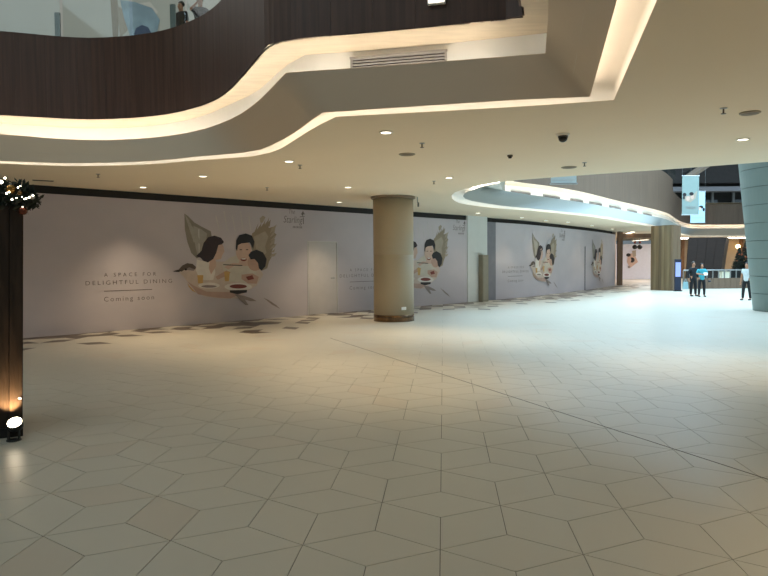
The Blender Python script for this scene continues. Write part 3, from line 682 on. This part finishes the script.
# ------------------------------------------------------------------ people
def skin(name, joints, edges, m, parent, sub=2, root=0):
    me = bpy.data.meshes.new(name); keys = list(joints); idx = {k: i for i, k in enumerate(keys)}
    me.from_pydata([joints[k][0] for k in keys], [(idx[a], idx[b]) for a, b in edges], []); me.materials.append(m)
    o = bpy.data.objects.new(name, me); COL.objects.link(o); o.parent = parent
    md = o.modifiers.new('Skin', 'SKIN'); md.use_smooth_shade = True
    for i, k in enumerate(keys):
        r_ = joints[k][1]; sv = me.skin_vertices[0].data[i]; sv.radius = r_ if isinstance(r_, tuple) else (r_, r_); sv.use_root = (i == root)
    s_ = o.modifiers.new('Sub', 'SUBSURF'); s_.levels = sub; s_.render_levels = sub
    return o
def person(label, loc, rz, H, shirt_c, trouser_c, hair_c, hands, stance=.1, hair_long=False, sleeve=.6, step=0):
    k = H/1.70; t = tag(empty('person', loc, rz), label, 'person'); V = lambda x, y, z: (x*k, y*k, z*k)
    J = {'pelvis': (V(0, 0, .95), (.13*k, .10*k)), 'waist': (V(0, 0, 1.08), (.125*k, .095*k)), 'chest': (V(0, 0, 1.27), (.15*k, .10*k)), 'collar': (V(0, 0, 1.40), (.09*k, .07*k)), 'neck': (V(0, -.005, 1.47), .05*k), 'jaw': (V(0, -.03, 1.535), (.058*k, .066*k)), 'brow': (V(0, -.015, 1.61), (.074*k, .088*k)), 'crown': (V(0, -.005, 1.675), (.05*k, .06*k)), 'nose': (V(0, -.115, 1.575), .012*k)}
    Ed = [('pelvis', 'waist'), ('waist', 'chest'), ('chest', 'collar'), ('collar', 'neck'), ('neck', 'jaw'), ('jaw', 'brow'), ('brow', 'crown'), ('jaw', 'nose')]
    sh = {'hem': (V(0, 0, .82), (.165*k, .13*k)), 'pelvis': (V(0, 0, .93), (.16*k, .13*k)), 'waist': (V(0, 0, 1.08), (.145*k, .115*k)), 'chest': (V(0, 0, 1.27), (.17*k, .12*k)), 'collar': (V(0, 0, 1.405), (.10*k, .082*k))}
    shE = [('hem', 'pelvis'), ('pelvis', 'waist'), ('waist', 'chest'), ('chest', 'collar')]
    tr = {'pelvis': (V(0, 0, .92), (.145*k, .115*k)), 'belt': (V(0, 0, 1.03), (.135*k, .105*k))}; trE = [('pelvis', 'belt')]
    for s_, sd_ in ((-1, 'l'), (1, 'r')):
        hx, hy, hz = hands[0 if s_ < 0 else 1]; S = Vector((s_*.175, 0, 1.37)); Hd = Vector((hx, hy, hz)); mid = (S+Hd)/2
        L = (Hd-S).length; bend = max(0, .54**2-L*L)**.5*.5; El = mid + Vector((s_*.6, .5, -.4)).normalized()*min(.17, bend)
        J['sh'+sd_] = (V(*S), .055*k); J['el'+sd_] = (V(*El), .042*k); J['wr'+sd_] = (V(*Hd), .028*k)
        dv = (Hd-El).normalized(); pl = Hd + dv*.06; J['pa'+sd_] = (V(*pl), (.036*k, .018*k))
        Ed += [('chest', 'sh'+sd_), ('sh'+sd_, 'el'+sd_), ('el'+sd_, 'wr'+sd_), ('wr'+sd_, 'pa'+sd_)]
        side = dv.cross(Vector((0, 1, 0.3))).normalized()
        for f, ln in enumerate((.06, .075, .08, .072, .055)):
            off = side*((f-2)*.019)
            if f == 0: a_, b_ = pl - dv*.02 + side*-.035, pl + dv*.015 + side*-.065
            else: a_, b_ = pl + off + dv*.035, pl + off + dv*(.035+ln*.8) + Vector((0, -.015, 0))
            J['f%d%s' % (f, sd_)] = (V(*a_), .0095*k); J['t%d%s' % (f, sd_)] = (V(*b_), .008*k); Ed += [('pa'+sd_, 'f%d%s' % (f, sd_)), ('f%d%s' % (f, sd_), 't%d%s' % (f, sd_))]
        sh['sh'+sd_] = (V(*S), .07*k); e2 = S.lerp(El, min(1, sleeve*1.6)); sh['el'+sd_] = (V(*e2), .056*k); shE += [('chest', 'sh'+sd_), ('sh'+sd_, 'el'+sd_)]
        if sleeve > .7: e3 = El.lerp(Hd, .9); sh['cu'+sd_] = (V(*e3), .042*k); shE.append(('el'+sd_, 'cu'+sd_))
        st = step*s_
        pts = [('hip', (s_*.09, 0, .86), .088, .105), ('knee', (s_*(.09+stance*.3), st*.5-.015, .49), .06, .078), ('ank', (s_*(.08+stance*.5), st, .09), .04, .058)]
        prev = 'pelvis'
        for nm, c, r1, r2 in pts:
            J[nm+sd_] = (V(*c), r1*k); tr[nm+sd_] = (V(*c) if nm != 'ank' else V(c[0], c[1], c[2]-.015), r2*k); Ed.append((prev if prev == 'pelvis' else prev+sd_, nm+sd_)); trE.append((prev if prev == 'pelvis' else prev+sd_, nm+sd_)); prev = nm
        J['toe'+sd_] = (V(pts[2][1][0], st-.13, .035), .03*k); Ed.append(('ank'+sd_, 'toe'+sd_))
        skin('shoe', {'heel': (V(pts[2][1][0], st+.03, .05), (.045*k, .048*k)), 'ball': (V(pts[2][1][0], st-.1, .042), (.048*k, .04*k)), 'tip': (V(pts[2][1][0]+s_*.01, st-.19, .034), (.035*k, .032*k))}, [('heel', 'ball'), ('ball', 'tip')], mat('shoe_black', srgb(24, 24, 26), .5, noise=.1), t, 1)
    skin('body', J, Ed, mat('skin_tone', srgb(176, 128, 100), .6, noise=.04), t, 1)
    skin('shirt', sh, shE, mat('cloth_%d_%d_%d' % shirt_c, srgb(*shirt_c), .85, noise=.15, nscale=(9, 9, 9)), t, 1)
    skin('trousers', tr, trE, mat('cloth_%d_%d_%d' % trouser_c, srgb(*trouser_c), .85, noise=.15, nscale=(9, 9, 9)), t, 1)
    hm = mat('hair_%d_%d_%d' % hair_c, srgb(*hair_c), .6, noise=.2, nscale=(30, 30, 30))
    hj = {'a': (V(0, -.065, 1.690), (.085*k, .05*k)), 'b': (V(0, .025, 1.675), (.105*k, .085*k)), 'c': (V(0, .06, 1.57), (.10*k, .07*k))}; hE = [('a', 'b'), ('b', 'c')]
    if hair_long: hj['d'] = (V(0, .06, 1.45), (.08*k, .04*k)); hE.append(('c', 'd'))
    skin('hair', hj, hE, hm, t, 1)
    for s_ in (-1, 1): MB().sphere(V(s_*.03, -.088, 1.605), .010*k, 8).build('eye', M_BLACK, t)
    return t
fm_ = atz(693, 296.2); person('person in dark clothes standing beside the one in a teal top', fm_, .25, 1.66, (26, 28, 34), (22, 24, 30), (70, 60, 54), ((-.26, -.02, .86), (.25, -.03, .88)), .12, sleeve=.8)
fw_ = atz(701.5, 296.8) ; wp = person('person in a bright teal top holding papers at chest height', fw_, -.15, 1.58, (60, 160, 176), (20, 22, 28), (28, 24, 24), ((-.10, -.26, 1.16), (.12, -.27, 1.14)), .1, True, .6)
fr_ = atz(746.5, 300.3); person('person in a white shirt and dark trousers beside the panelled pillar', fr_, -1.0, 1.62, (210, 220, 224), (28, 28, 32), (30, 26, 26), ((-.24, -.05, .84), (.24, -.05, .84)), .1, False, .4, .08)
pp = tag(empty('paper_sheets', (fw_.x-.02, fw_.y-.40, 1.10), -.15), 'white papers held by the person in teal', 'paper')
MB().box((0, 0, 0), (.16, .008, .14), rx=-.5).build('top_sheet', M_WHITE, pp); MB().box((.012, .012, -.006), (.16, .006, .14), rx=-.5).build('under_sheet', M_CREAM, pp)
hb_ = tag(empty('handbag', (fw_.x+.36, fw_.y-.02, .74)), 'dark handbag at the side of the person in teal', 'bag')
skin('body', {'a': ((-.07, 0, 0), (.09, .05)), 'b': ((.07, 0, 0), (.09, .05))}, [('a', 'b')], mat('bag_leather', srgb(30, 32, 44), .5, noise=.1), hb_)
mb = MB(); pts = [Vector((-.1+.2*i/8, 0, .08+.22*math.sin(math.pi*i/8))) for i in range(9)]
for a, b in zip(pts, pts[1:]): mb.tube(a, b, .009, n=6)
mb.build('strap', mat('bag_leather', srgb(30, 32, 44)), hb_)
sb_ = atz(687.5, 291.5); sbo = tag(empty('carrier_bag', (fm_.x-.40, fm_.y-.06, .36)), 'pale blue carrier bag held by the person in dark clothes', 'bag')
MB().add([(-.13, -.05, 0), (.13, -.05, 0), (.13, .05, 0), (-.13, .05, 0), (-.10, -.03, .34), (.10, -.03, .34), (.10, .03, .34), (-.10, .03, .34)], [(0, 3, 2, 1), (0, 1, 5, 4), (1, 2, 6, 5), (2, 3, 7, 6), (3, 0, 4, 7), (4, 5, 6, 7)]).build('bag_body', mat('carrier_blue', srgb(150, 190, 200), .5, noise=.1), sbo)
mb = MB(); pts = [Vector((-.06+.12*i/8, 0, .33+.14*math.sin(math.pi*i/8))) for i in range(9)]
for a, b in zip(pts, pts[1:]): mb.tube(a, b, .006, n=6)
mb.build('handle', mat('carrier_blue', srgb(150, 190, 200)), sbo)
# two people on the upper floor behind the glass
q1 = aty(181, 3, 15.75); q2 = aty(200, -3, 15.75)
person('dark-haired person in black looking over the upper balustrade', (q1.x, q1.y, ZT-.06), -.5, q1.z-ZT+.06+.02, (26, 28, 32), (24, 24, 28), (22, 20, 22), ((-.24, -.05, .84), (.24, -.05, .84)))
person('person in black partly hidden by the fascia curve on the upper floor', (q2.x, q2.y, ZT-.06), .4, q2.z-ZT+.06, (30, 30, 34), (24, 24, 28), (22, 20, 22), ((-.12, -.2, 1.45), (.24, -.05, .84)))

# ------------------------------------------------------------------ garland post at the left edge
pc_ = atz(20, 436); PX1 = pc_.x; 
gp = tag(empty('timber_post', (PX1+.02, pc_.y, 0), .56), 'dark rough timber post at the left edge under the garland', 'post')
gp.rotation_euler.y = .03
M_BARK = mat('bark_timber', srgb(58, 44, 34), .85, noise=.55, nscale=(16, 16, 2.2), bump=.6)
PH = 2.40; PWD = .95
MB().box((-PWD/2, .48, PH/2), (PWD-.06, .86, PH-.02)).build('core', M_DARK, gp)
for k in range(8):
    wv = PWD/8; MB().box((-wv*(k+.5), .02+.012*((k*7) % 3), PH/2), (wv-.006, .06, PH)).build('plank', M_BARK, gp)
    MB().box((-.02-.010*((k*5) % 3), .06+wv*(k+.5)*.93, PH/2), (.06, wv*.93-.006, PH)).build('plank', M_BARK, gp)
MB().box((-PWD/2, .48, .05), (PWD+.02, .98, .10)).build('plinth', M_BLACK, gp)
# uplight
ul = tag(empty('uplight', atz(14, 440.5)), 'small floodlight glowing at the foot of the timber post', 'light')
hc = aty(15, 421, ul.location.y) - ul.location
MB().lathe((0, 0, 0), [(.07, 0), (.07, .012), (.02, .018)], 20).build('base', M_BLACK, ul, True)
MB().box((-.055, 0, hc.z*.5), (.012, .03, hc.z)).box((.055, 0, hc.z*.5), (.012, .03, hc.z)).build('bracket', M_BLACK, ul)
Ru = Matrix.Rotation(-.75, 3, 'X') @ Matrix.Rotation(-.25, 3, 'Y')
hp = Vector((hc.x, 0, hc.z-.03)); Ru = Matrix.Rotation(.62, 3, 'X') @ Matrix.Rotation(.12, 3, 'Y')
MB().lathe(hp, [(.04, -.08), (.068, -.05), (.074, .02), (.068, .024)], 24, R=Ru).build('housing', M_BLACK, ul, True)
MB().lathe(hp, [(.067, .018), (.067, .026)], 24, R=Ru).build('lens', mat('flood_lens', srgb(255, 238, 206), .5, emit=14), ul)
l = bpy.data.lights.new('uplight_bulb', 'SPOT'); l.energy = 30; l.color = (1, .62, .28); l.spot_size = 1.3; l.shadow_soft_size = .03
q = bpy.data.objects.new('uplight_bulb', l); COL.objects.link(q); q.parent = ul; q.location = (hp.x-.03, hp.y+.03, hp.z+.07)
q.rotation_euler = (Vector((-.14, .14, .30))).to_track_quat('-Z', 'Y').to_euler()
# garland
gy = pc_.y + .02; g0 = aty(14, 197, gy)
ga_ = tag(empty('garland', (g0.x, g0.y, 2.50)), 'dark green garland with fairy lights and baubles topping the timber post', 'garland')
M_LEAF = [mat('fir_leaf_%d' % i, srgb(*c), .6, noise=.3, nscale=(30, 30, 30)) for i, c in enumerate(((26, 40, 34), (20, 30, 24), (40, 52, 40)))]
rnd = random.Random(3); lv = MB()
def gpos():
    t_ = rnd.uniform(-.95, .22); a = rnd.uniform(0, 6.283); rr = rnd.uniform(.3, 1)**.5*(.15 if t_ < .05 else .15*max(.4, 1-(t_-.05)/.25))
    return Vector((t_, rr*math.cos(a) + .02, rr*math.sin(a) + .02 - max(0, t_)*.25))
for i in range(2200):
    c = gpos(); d_ = Vector((rnd.gauss(0, 1), rnd.gauss(0, 1), rnd.gauss(0, 1))).normalized(); s_ = d_.cross(Vector((.3, .5, .8))).normalized()*.016; L_ = rnd.uniform(.05, .10); n_ = d_.cross(s_).normalized()*.004
    lv.add([c, c + d_*L_*.5 + s_, c + d_*L_, c + d_*L_*.5 - s_, c + d_*L_*.5 + n_], [(0, 1, 4), (1, 2, 4), (2, 3, 4), (3, 0, 4), (0, 3, 2, 1)], rnd.randrange(3))
lo = lv.build('fir_leaves', M_LEAF, ga_); lo['kind'] = 'stuff'
MB().tube((-.95, .02, 0), (.18, .02, -.02), .05).build('stem', M_LEAF[1], ga_)
M_BULB = mat('fairy_bulb', srgb(255, 240, 215), .5, emit=12)
for px, py, r_ in ((1, 182, .026), (5, 178, .014), (6.5, 193.5, .012), (9, 192, .012), (12, 199.5, .012), (16.5, 198, .008), (18, 187.5, .010), (22, 197, .008), (26, 198.5, .011), (29, 197.5, .013), (33, 195.5, .012), (24.5, 199, .008), (20.5, 186, .007), (22.5, 207, .006)):
    v = aty(px, py, gy-.16) - ga_.location
    MB().sphere(v, r_*.7, 10).build('fairy_light', M_BULB, ga_, True)
for px, py, r_, cm in ((11, 189, .045, srgb(150, 110, 50)), (23, 211, .042, srgb(120, 62, 40)), (32, 197, .028, srgb(170, 165, 160)), (20, 193, .025, srgb(110, 84, 50))):
    v = aty(px, py, gy-.12) - ga_.location; bm_ = mat('bauble_%d' % px, cm, .25, .6, noise=.1)
    bo = MB().sphere(v, r_, 16).build('bauble', bm_, ga_, True); MB().tube(v + Vector((0, 0, r_*.95)), v + Vector((0, 0, r_*1.3)), r_*.2).build('cap', M_METAL, bo)
bpy.context.view_layer.update(); v = aty(20, 398.5, pc_.y-.02); 
v = gp.matrix_basis.inverted() @ v; MB().sphere(v, .009, 10).tube(v, v + Vector((-.03, .03, 0)), .004).build('lit_bulb', M_BULB, gp, True)

# ------------------------------------------------------------------ far end of the concourse
ks = atz(677.6, 291.2)
ki = tag(empty('directory_kiosk', ks, -.2), 'slim dark directory kiosk with a lavender screen by the timber column', 'kiosk')
MB().box((0, 0, .03), (.42, .30, .06)).build('base', M_BLACK, ki)
MB().box((0, 0, .92), (.34, .12, 1.74)).build('body', mat('kiosk_body', srgb(28, 36, 56), .4, noise=.05), ki)
MB().box((0, -.064, 1.22), (.27, .012, .80)).build('screen', mat('kiosk_screen', srgb(140, 150, 205), .3, emit=.3), ki)
# corridor end wall
ca, cb_ = atz(622, 281), Vector((29, 60.5, 0))
M_CW = mat('white_hoarding', srgb(222, 224, 238), .6, noise=.04)
wf = tag(mk('wall_far', [(21.2, 58.5, 0), (26.5, 58.5, 0), (26.5, 58.5, 3.2), (21.2, 58.5, 3.2)], [(0, 1, 2, 3)], M_CW), 'bright white hoarding with printed heads at the end of the side corridor', 'wall', kind='structure')
mb = MB()
for k, poly in (('skin', [(628, 254), (634, 253), (638, 262), (630, 268), (627, 262)]), ('hair2', ell(628.5, 255, 2.3, 1.7)), ('hair2', ell(632, 260, 2.6, 2.6)), ('skin', ell(629.5, 260, 1.8, 2.6)), ('shade', ell(629, 267, 1.4, 1.2)), ('rwing2', [(632, 251), (636, 250), (636, 256), (633, 257)])):
    mb.add([aty(x, y, 58.45 - .01*len(mb.m)) for x, y in poly], [tuple(range(len(poly)))], PK.index(k))
mb.build('heads_print', PM, wf)
# side wall of corridor and timber portal
pe = W2[-1]
tag(mk('wall_side', [pe, (21.2, 58.5, 0), (21.2, 58.5, ZC), pe+Vector((0, 0, ZC))], [(0, 1, 2, 3)], mat('corridor_side', srgb(196, 172, 160), .7, noise=.08)), 'warm pink side wall of the corridor past the curving hoarding', 'wall', kind='structure')
po = tag(empty('timber_portal', pe + Vector((.28, .0, 0))), 'brown timber portal at the end of the curving hoarding', 'portal')
MB().box((0, 0, ZC/2), (.22, .2, ZC-.02)).build('jamb', mat('portal_wood', srgb(120, 90, 66), .5, noise=.3, nscale=(8, 8, .6)), po)
MB().box((.28, .3, ZC/2), (.1, .2, ZC-.02)).build('stop', mat('portal_wood', srgb(120, 90, 66)), po)
MB().box((1.9, .3, 3.45), (3.6, .25, .30)).build('lintel', mat('portal_wood', srgb(120, 90, 66)), po)
for (xa, ya), (xb, yb), lab in (((623.5, 234), (633, 231), 'nearest of the three ceiling light bars past the timber portal'), ((631, 237.2), (641, 235.8), 'middle of the three ceiling light bars past the timber portal'), ((633, 240.3), (648, 239), 'farthest of the three ceiling light bars past the timber portal')):
    a, b = atz(xa, ya, ZC), atz(xb, yb, ZC); d_ = b-a; o = tag(empty('ceiling_light_bar', (a+b)/2, math.atan2(d_.y, d_.x)), lab, 'light', 'ceiling light bars in the corridor')
    MB().box((0, 0, -.03), (d_.length, .3, .06)).build('housing', M_WHITE, o); MB().box((0, 0, -.065), (d_.length-.1, .24, .01)).build('diffuser', mat('bar_diffuser', srgb(255, 236, 205), .5, emit=5), o)
# pendant spot cluster
for px, lab in ((634.8, 'left black globe pendant in front of the white far hoarding'), (639.8, 'right black globe pendant in front of the white far hoarding')):
    v = aty(px, 247, 50); pd = tag(empty('globe_pendant', (v.x, v.y, ZC)), lab, 'pendant')
    h_ = v.z - ZC
    MB().tube((0, 0, 0), (0, 0, h_), .02).build('rod', M_METAL, pd); MB().sphere((0, 0, h_), .19, 16).build('globe', M_BLACK, pd, True)
    MB().sphere((0, -.02, h_+.36), .1, 12).build('cap', mat('pendant_red', srgb(140, 50, 40), .4, noise=.1), pd, True)
# balustrade of the floor opening
b0, b1 = atz(683, 289), atz(765, 288); bd_ = b1-b0; brz = math.atan2(bd_.y, bd_.x); bl = bd_.length
ba = tag(empty('opening_balustrade', b0, brz), 'balustrade of taupe panels and glass with steel rail behind the people', 'balustrade')
npn = 14
for k in range(npn):
    MB().box((bl*(k+.5)/npn, 0, .32), (bl/npn-.02, .12, .64)).build('panel', M_TWOOD, ba)
    MB().box((bl*(k+.5)/npn, 0, .86), (bl/npn-.03, .014, .40)).build('glass_pane', M_GLASS, ba)
    MB().box((bl*k/npn, 0, .55), (.05, .06, 1.1)).build('post', M_METAL, ba)
MB().tube((0, 0, 1.12), (bl, 0, 1.12), .04).build('handrail', M_METAL, ba)
# dark leaning clad shaft
YS = 46
sh_ = [aty(x, y, YS) for x, y in ((688.8, 238), (726.3, 237.6), (719, 282), (685.2, 282))]
v = [Vector((p.x, p.y, p.z)) for p in sh_]
v[2].z = 0; v[3].z = 0; v[0].z = v[1].z = 3.35
bkv = [p + Vector((1.3, 2.0, 0)) for p in v]
shaft = tag(empty('clad_shaft'), 'dark brown flared shaft widening upward behind the balustrade', 'shaft')
for k in range(4):
    a, b = k/4+.003, (k+1)/4-.003
    f4 = [v[3].lerp(v[2], a), v[3].lerp(v[2], b), v[0].lerp(v[1], b), v[0].lerp(v[1], a)]
    mk('cladding_panel', f4 + [p + Vector((0, .05, 0)) for p in f4], [(0, 1, 2, 3), (7, 6, 5, 4), (0, 4, 5, 1), (1, 5, 6, 2), (2, 6, 7, 3), (3, 7, 4, 0)], mat('shaft_brown', srgb(46, 33, 28), .5, noise=.2, nscale=(1, 1, 4)), shaft)
mk('side_face', [v[2], bkv[2], bkv[1], v[1]], [(0, 1, 2, 3)], mat('shaft_side', srgb(92, 72, 60), .5, noise=.2), shaft)
mk('core', [p + Vector((0, .06, 0)) for p in v] + bkv, [(3, 2, 1, 0), (4, 5, 6, 7), (0, 1, 5, 4), (1, 2, 6, 5), (2, 3, 7, 6), (3, 0, 4, 7)], M_DARK, shaft)
# far shopfront
M_SHOP = mat('shop_beige', srgb(170, 152, 128), .7, noise=.2, nscale=(1, 1, 1))
sf = tag(mk('wall_shop', [(26.5, 62.5, 0), (60, 62.5, 0), (60, 62.5, ZC), (26.5, 62.5, ZC)], [(0, 1, 2, 3)], M_SHOP), 'warm beige shopfront wall beyond the balustrade', 'wall', kind='structure')
for k in range(12):
    x = 27.2 + k*.95
    if k < 5 or k > 7: MB().box((x, 62.4, ZC/2), (.3, .16, ZC)).build('pilaster', mat('shop_brown', srgb(128, 92, 62), .6, noise=.2), sf)
lc = aty(738, 247, 61.8); wl = tag(empty('wall_lamp', lc), 'glowing globe wall lamp on the beige shopfront', 'lamp')
MB().tube((0, .6, -.1), (0, 0, -.1), .03).build('arm', M_METAL, wl); MB().sphere((0, 0, .05), .22, 14).build('globe', mat('lamp_globe', srgb(255, 214, 140), .5, emit=6), wl, True)
ll = tag(empty('light_trough', (34, 58.3, ZC-.06)), 'bright linear light under the far ceiling edge', 'light')
MB().box((0, 0, 0), (17, .3, .08)).build('housing', M_WHITE, ll); MB().box((0, -.16, 0), (16.8, .02, .07)).box((0, 0, -.045), (16.8, .25, .012)).build('diffuser', M_LED2, ll)
# christmas trees
def xtree(loc, h, label, seed, dark):
    rn = random.Random(seed); t = tag(empty('christmas_tree', loc), label, 'tree'); mb = MB()
    for k in range(1500):
        zz = rn.uniform(.12, .98)**1.1; rr = (1-zz)*.34*h*rn.uniform(.35, 1)+.02; a = rn.uniform(0, 6.283)
        c = Vector((rr*math.cos(a), rr*math.sin(a), zz*h)); d_ = Vector((math.cos(a), math.sin(a), -.35)).normalized(); s_ = d_.cross(Vector((0, 0, 1))).normalized()*.08; L_ = .34*(1.1-zz); n_ = Vector((0, 0, .03))
        mb.add([c-d_*L_*.6, c+s_, c+d_*L_*.5, c-s_, c+n_], [(0, 1, 4), (1, 2, 4), (2, 3, 4), (3, 0, 4), (0, 3, 2, 1)], rn.randrange(3))
    o = mb.build('needles', M_LEAF, t); o['kind'] = 'stuff'
    MB().tube((0, 0, 0), (0, 0, h*.95), .08, .02).build('trunk', M_DARK, t)
    for k in range(10):
        zz = rn.uniform(.15, .85); rr = (1-zz)*.34*h; a = rn.uniform(3.3, 6.1)
        MB().sphere((rr*math.cos(a), rr*math.sin(a), zz*h), .07, 10).build('bauble', mat('tree_bauble', srgb(160, 90, 60), .3, .5, noise=.1), t, True)
    return t
v = aty(739, 262, 52); xtree((v.x, v.y, .0), 2.75, 'dark decorated christmas tree in front of the beige shopfront', 4, 1)
v = aty(747, 262, 50); xtree((v.x, v.y, .0), 3.5, 'taller dark tree mostly hidden behind the panelled pillar', 9, 1)
v = aty(724, 276, 43); bn = tag(empty('cream_planter', (v.x, v.y, 0)), 'small cream planter box behind the balustrade', 'planter')
MB().box((0, 0, .45), (.5, .5, .9)).build('box', M_CREAM, bn); MB().box((0, 0, .92), (.56, .56, .05)).build('rim', M_CREAM, bn); MB().box((0, 0, .93), (.46, .46, .04)).build('soil', M_DARK, bn)
v = aty(737.5, 276, 43); bn = tag(empty('dark_bench', (v.x, v.y, 0)), 'dark high-backed bench behind the balustrade', 'bench')
MB().box((0, 0, .42), (1.1, .5, .12)).build('seat', M_BLACK, bn); MB().box((0, .22, .75), (1.1, .08, .6)).build('backrest', M_BLACK, bn)
for sx in (-.5, .5): MB().box((sx, 0, .18), (.06, .45, .36)).build('leg', M_BLACK, bn)
# hanging banners over the atrium
def banner(x0, y0, x1, y1, Y, base, label, heads):
    a, b = aty(x0, y0, Y), aty(x1, y1, Y); w_, h_ = b.x-a.x, a.z-b.z; t = tag(empty('hanging_banner', ((a.x+b.x)/2, Y, b.z)), label, 'banner')
    mm = mat('banner_%d' % int(x0), base, .7, noise=.05)
    MB().box((0, 0, h_/2), (w_, .02, h_)).build('cloth', mm, t)
    MB().tube((-w_/2-.03, 0, h_), (w_/2+.03, 0, h_), .025).build('top_rail', M_METAL, t); MB().tube((-w_/2-.03, 0, 0), (w_/2+.03, 0, 0), .025).build('bottom_rail', M_METAL, t)
    for sx in (-w_/2, w_/2): MB().tube((sx, 0, h_), (sx, 0, 12-b.z), .006, n=6).build('cable', M_METAL, t)
    if heads:
        mb = MB()
        for i, (k, poly) in enumerate(heads): mb.add([(-w_/2 + x*w_, -.013-.002*i, y*h_) for x, y in poly], [tuple(range(len(poly)))], PK.index(k))
        mb.build('print', PM, t)
HD = [('rwing2', [(.08, .5), (.2, .36), (.5, .32), (.8, .42), (.9, .62), (.6, .5), (.3, .48)]), ('skin', ell(.35, .42, .12, .06)), ('skin', ell(.6, .46, .10, .06)), ('hair2', ell(.14, .52, .11, .05)), ('hair2', ell(.55, .54, .13, .045)), ('hair2', ell(.1, .44, .06, .04)), ('shade', [(.25, .16), (.75, .16), (.75, .17), (.25, .17)]), ('shade', [(.2, .2), (.8, .2), (.8, .21), (.2, .21)])]
banner(682.3, 176, 698.6, 214.8, 35, srgb(132, 150, 146), 'grey-green hanging banner printed with a family, nearer of the two', HD)
banner(690.8, 191.5, 704.8, 222.6, 40, srgb(170, 205, 220), 'bright pale blue hanging banner behind the grey-green one', [('hair2', ell(.72, .5, .16, .05)), ('skin', ell(.6, .45, .14, .05)), ('shade', [(.1, .15), (.9, .15), (.9, .16), (.1, .16)]), ('hair2', ell(.9, .42, .08, .06))])
banner(551, 150, 576.4, 183.6, 20.5, srgb(225, 242, 250), 'pale blue banner whose lower end shows under the ceiling edge', [('mist', [(.05, .1), (.95, .1), (.95, .11), (.05, .11)])])
# upper storeys across the atrium
uf = tag(empty('trim_6'), 'dark upper storey with glazed shops across the atrium', 'storey', kind='structure')
MB().box((36, 63.5, 8.9), (24, .3, 3.8)).build('dark_glazing', mat('far_dark', srgb(48, 50, 52), .4, noise=.3, nscale=(.6, .6, .6)), uf)
MB().box((36, 60.8, 8.35), (24, 1.2, .42)).build('white_beam', mat('far_beam', srgb(170, 166, 172), .7, noise=.05), uf)
MB().box((36, 60.5, 10.4), (24, 1.5, 3.1)).build('upper_fascia', mat('far_fascia', srgb(70, 66, 66), .7, noise=.1), uf)
for k in range(8): MB().box((27.5+k*2.0, 61.6, 7.6), (.22, .22, 1.4)).build('mullion', M_METAL, uf)
for k in range(4): MB().box((29+k*2.6, 62.0, 7.25), (1.1, .3, .45)).build('shop_display', mat('display_grey', srgb(120, 122, 124), .5, noise=.2), uf)
tag(mk('floor_far', [(26, 59, 6.95), (60, 59, 6.95), (60, 64, 6.95), (26, 64, 6.95)], [(0, 1, 2, 3)], M_CEIL), 'upper floor slab across the atrium', 'floor', kind='structure')
eb = tag(empty('escalator_truss'), 'pale diagonal escalator edge crossing the dark upper storey', 'escalator')
p0, p1 = aty(690, 176, 55), aty(708, 164, 55); dz = p1-p0
MB().tube(p0-dz*.3, p1+dz*1.0, .28, n=4).build('side_panel', mat('escalator_beige', srgb(170, 150, 134), .5, noise=.05), eb); MB().tube(p0-dz*.3+Vector((0, 0, .5)), p1+dz+Vector((0, 0, .5)), .1, n=8).build('handrail', M_BLACK, eb)
# glass balustrade with dark planting over the far taupe fascia
b2 = tag(empty('glass_balustrade'), 'dark glass balustrade above the taupe fascia by the hanging banners', 'balustrade')
s = 0
while s < len2:
    a, b = pt2(s), pt2(min(len2, s+1.6))
    if 24 < a.y < 50 and (b-a).length > .4:
        d_ = (b-a).normalized(); n_ = Vector((-d_.y, d_.x, 0))*.1
        v = [a+n_, b+n_-d_*.04, b+n_*1.15-d_*.04, a+n_*1.15]; v = [Vector((q.x, q.y, 7.6)) for q in v]; v += [q + Vector((0, 0, 1.1)) for q in v]
        mk('glass_panel', v, [(0, 1, 5, 4), (1, 2, 6, 5), (2, 3, 7, 6), (3, 0, 4, 7), (4, 5, 6, 7)], M_GLASS, b2)
    s += 1.6
bw = [p + Vector((-3, 4, 0)) for p in D2[20:]]
tag(loft('wall_upper_far', [up(bw, 7.4), up(bw, 12)], mat('far_upper_wall', srgb(84, 84, 82), .7, noise=.3, nscale=(.5, .5, .5)), None, False), 'dark upper wall behind the taupe fascia', 'wall', kind='structure')
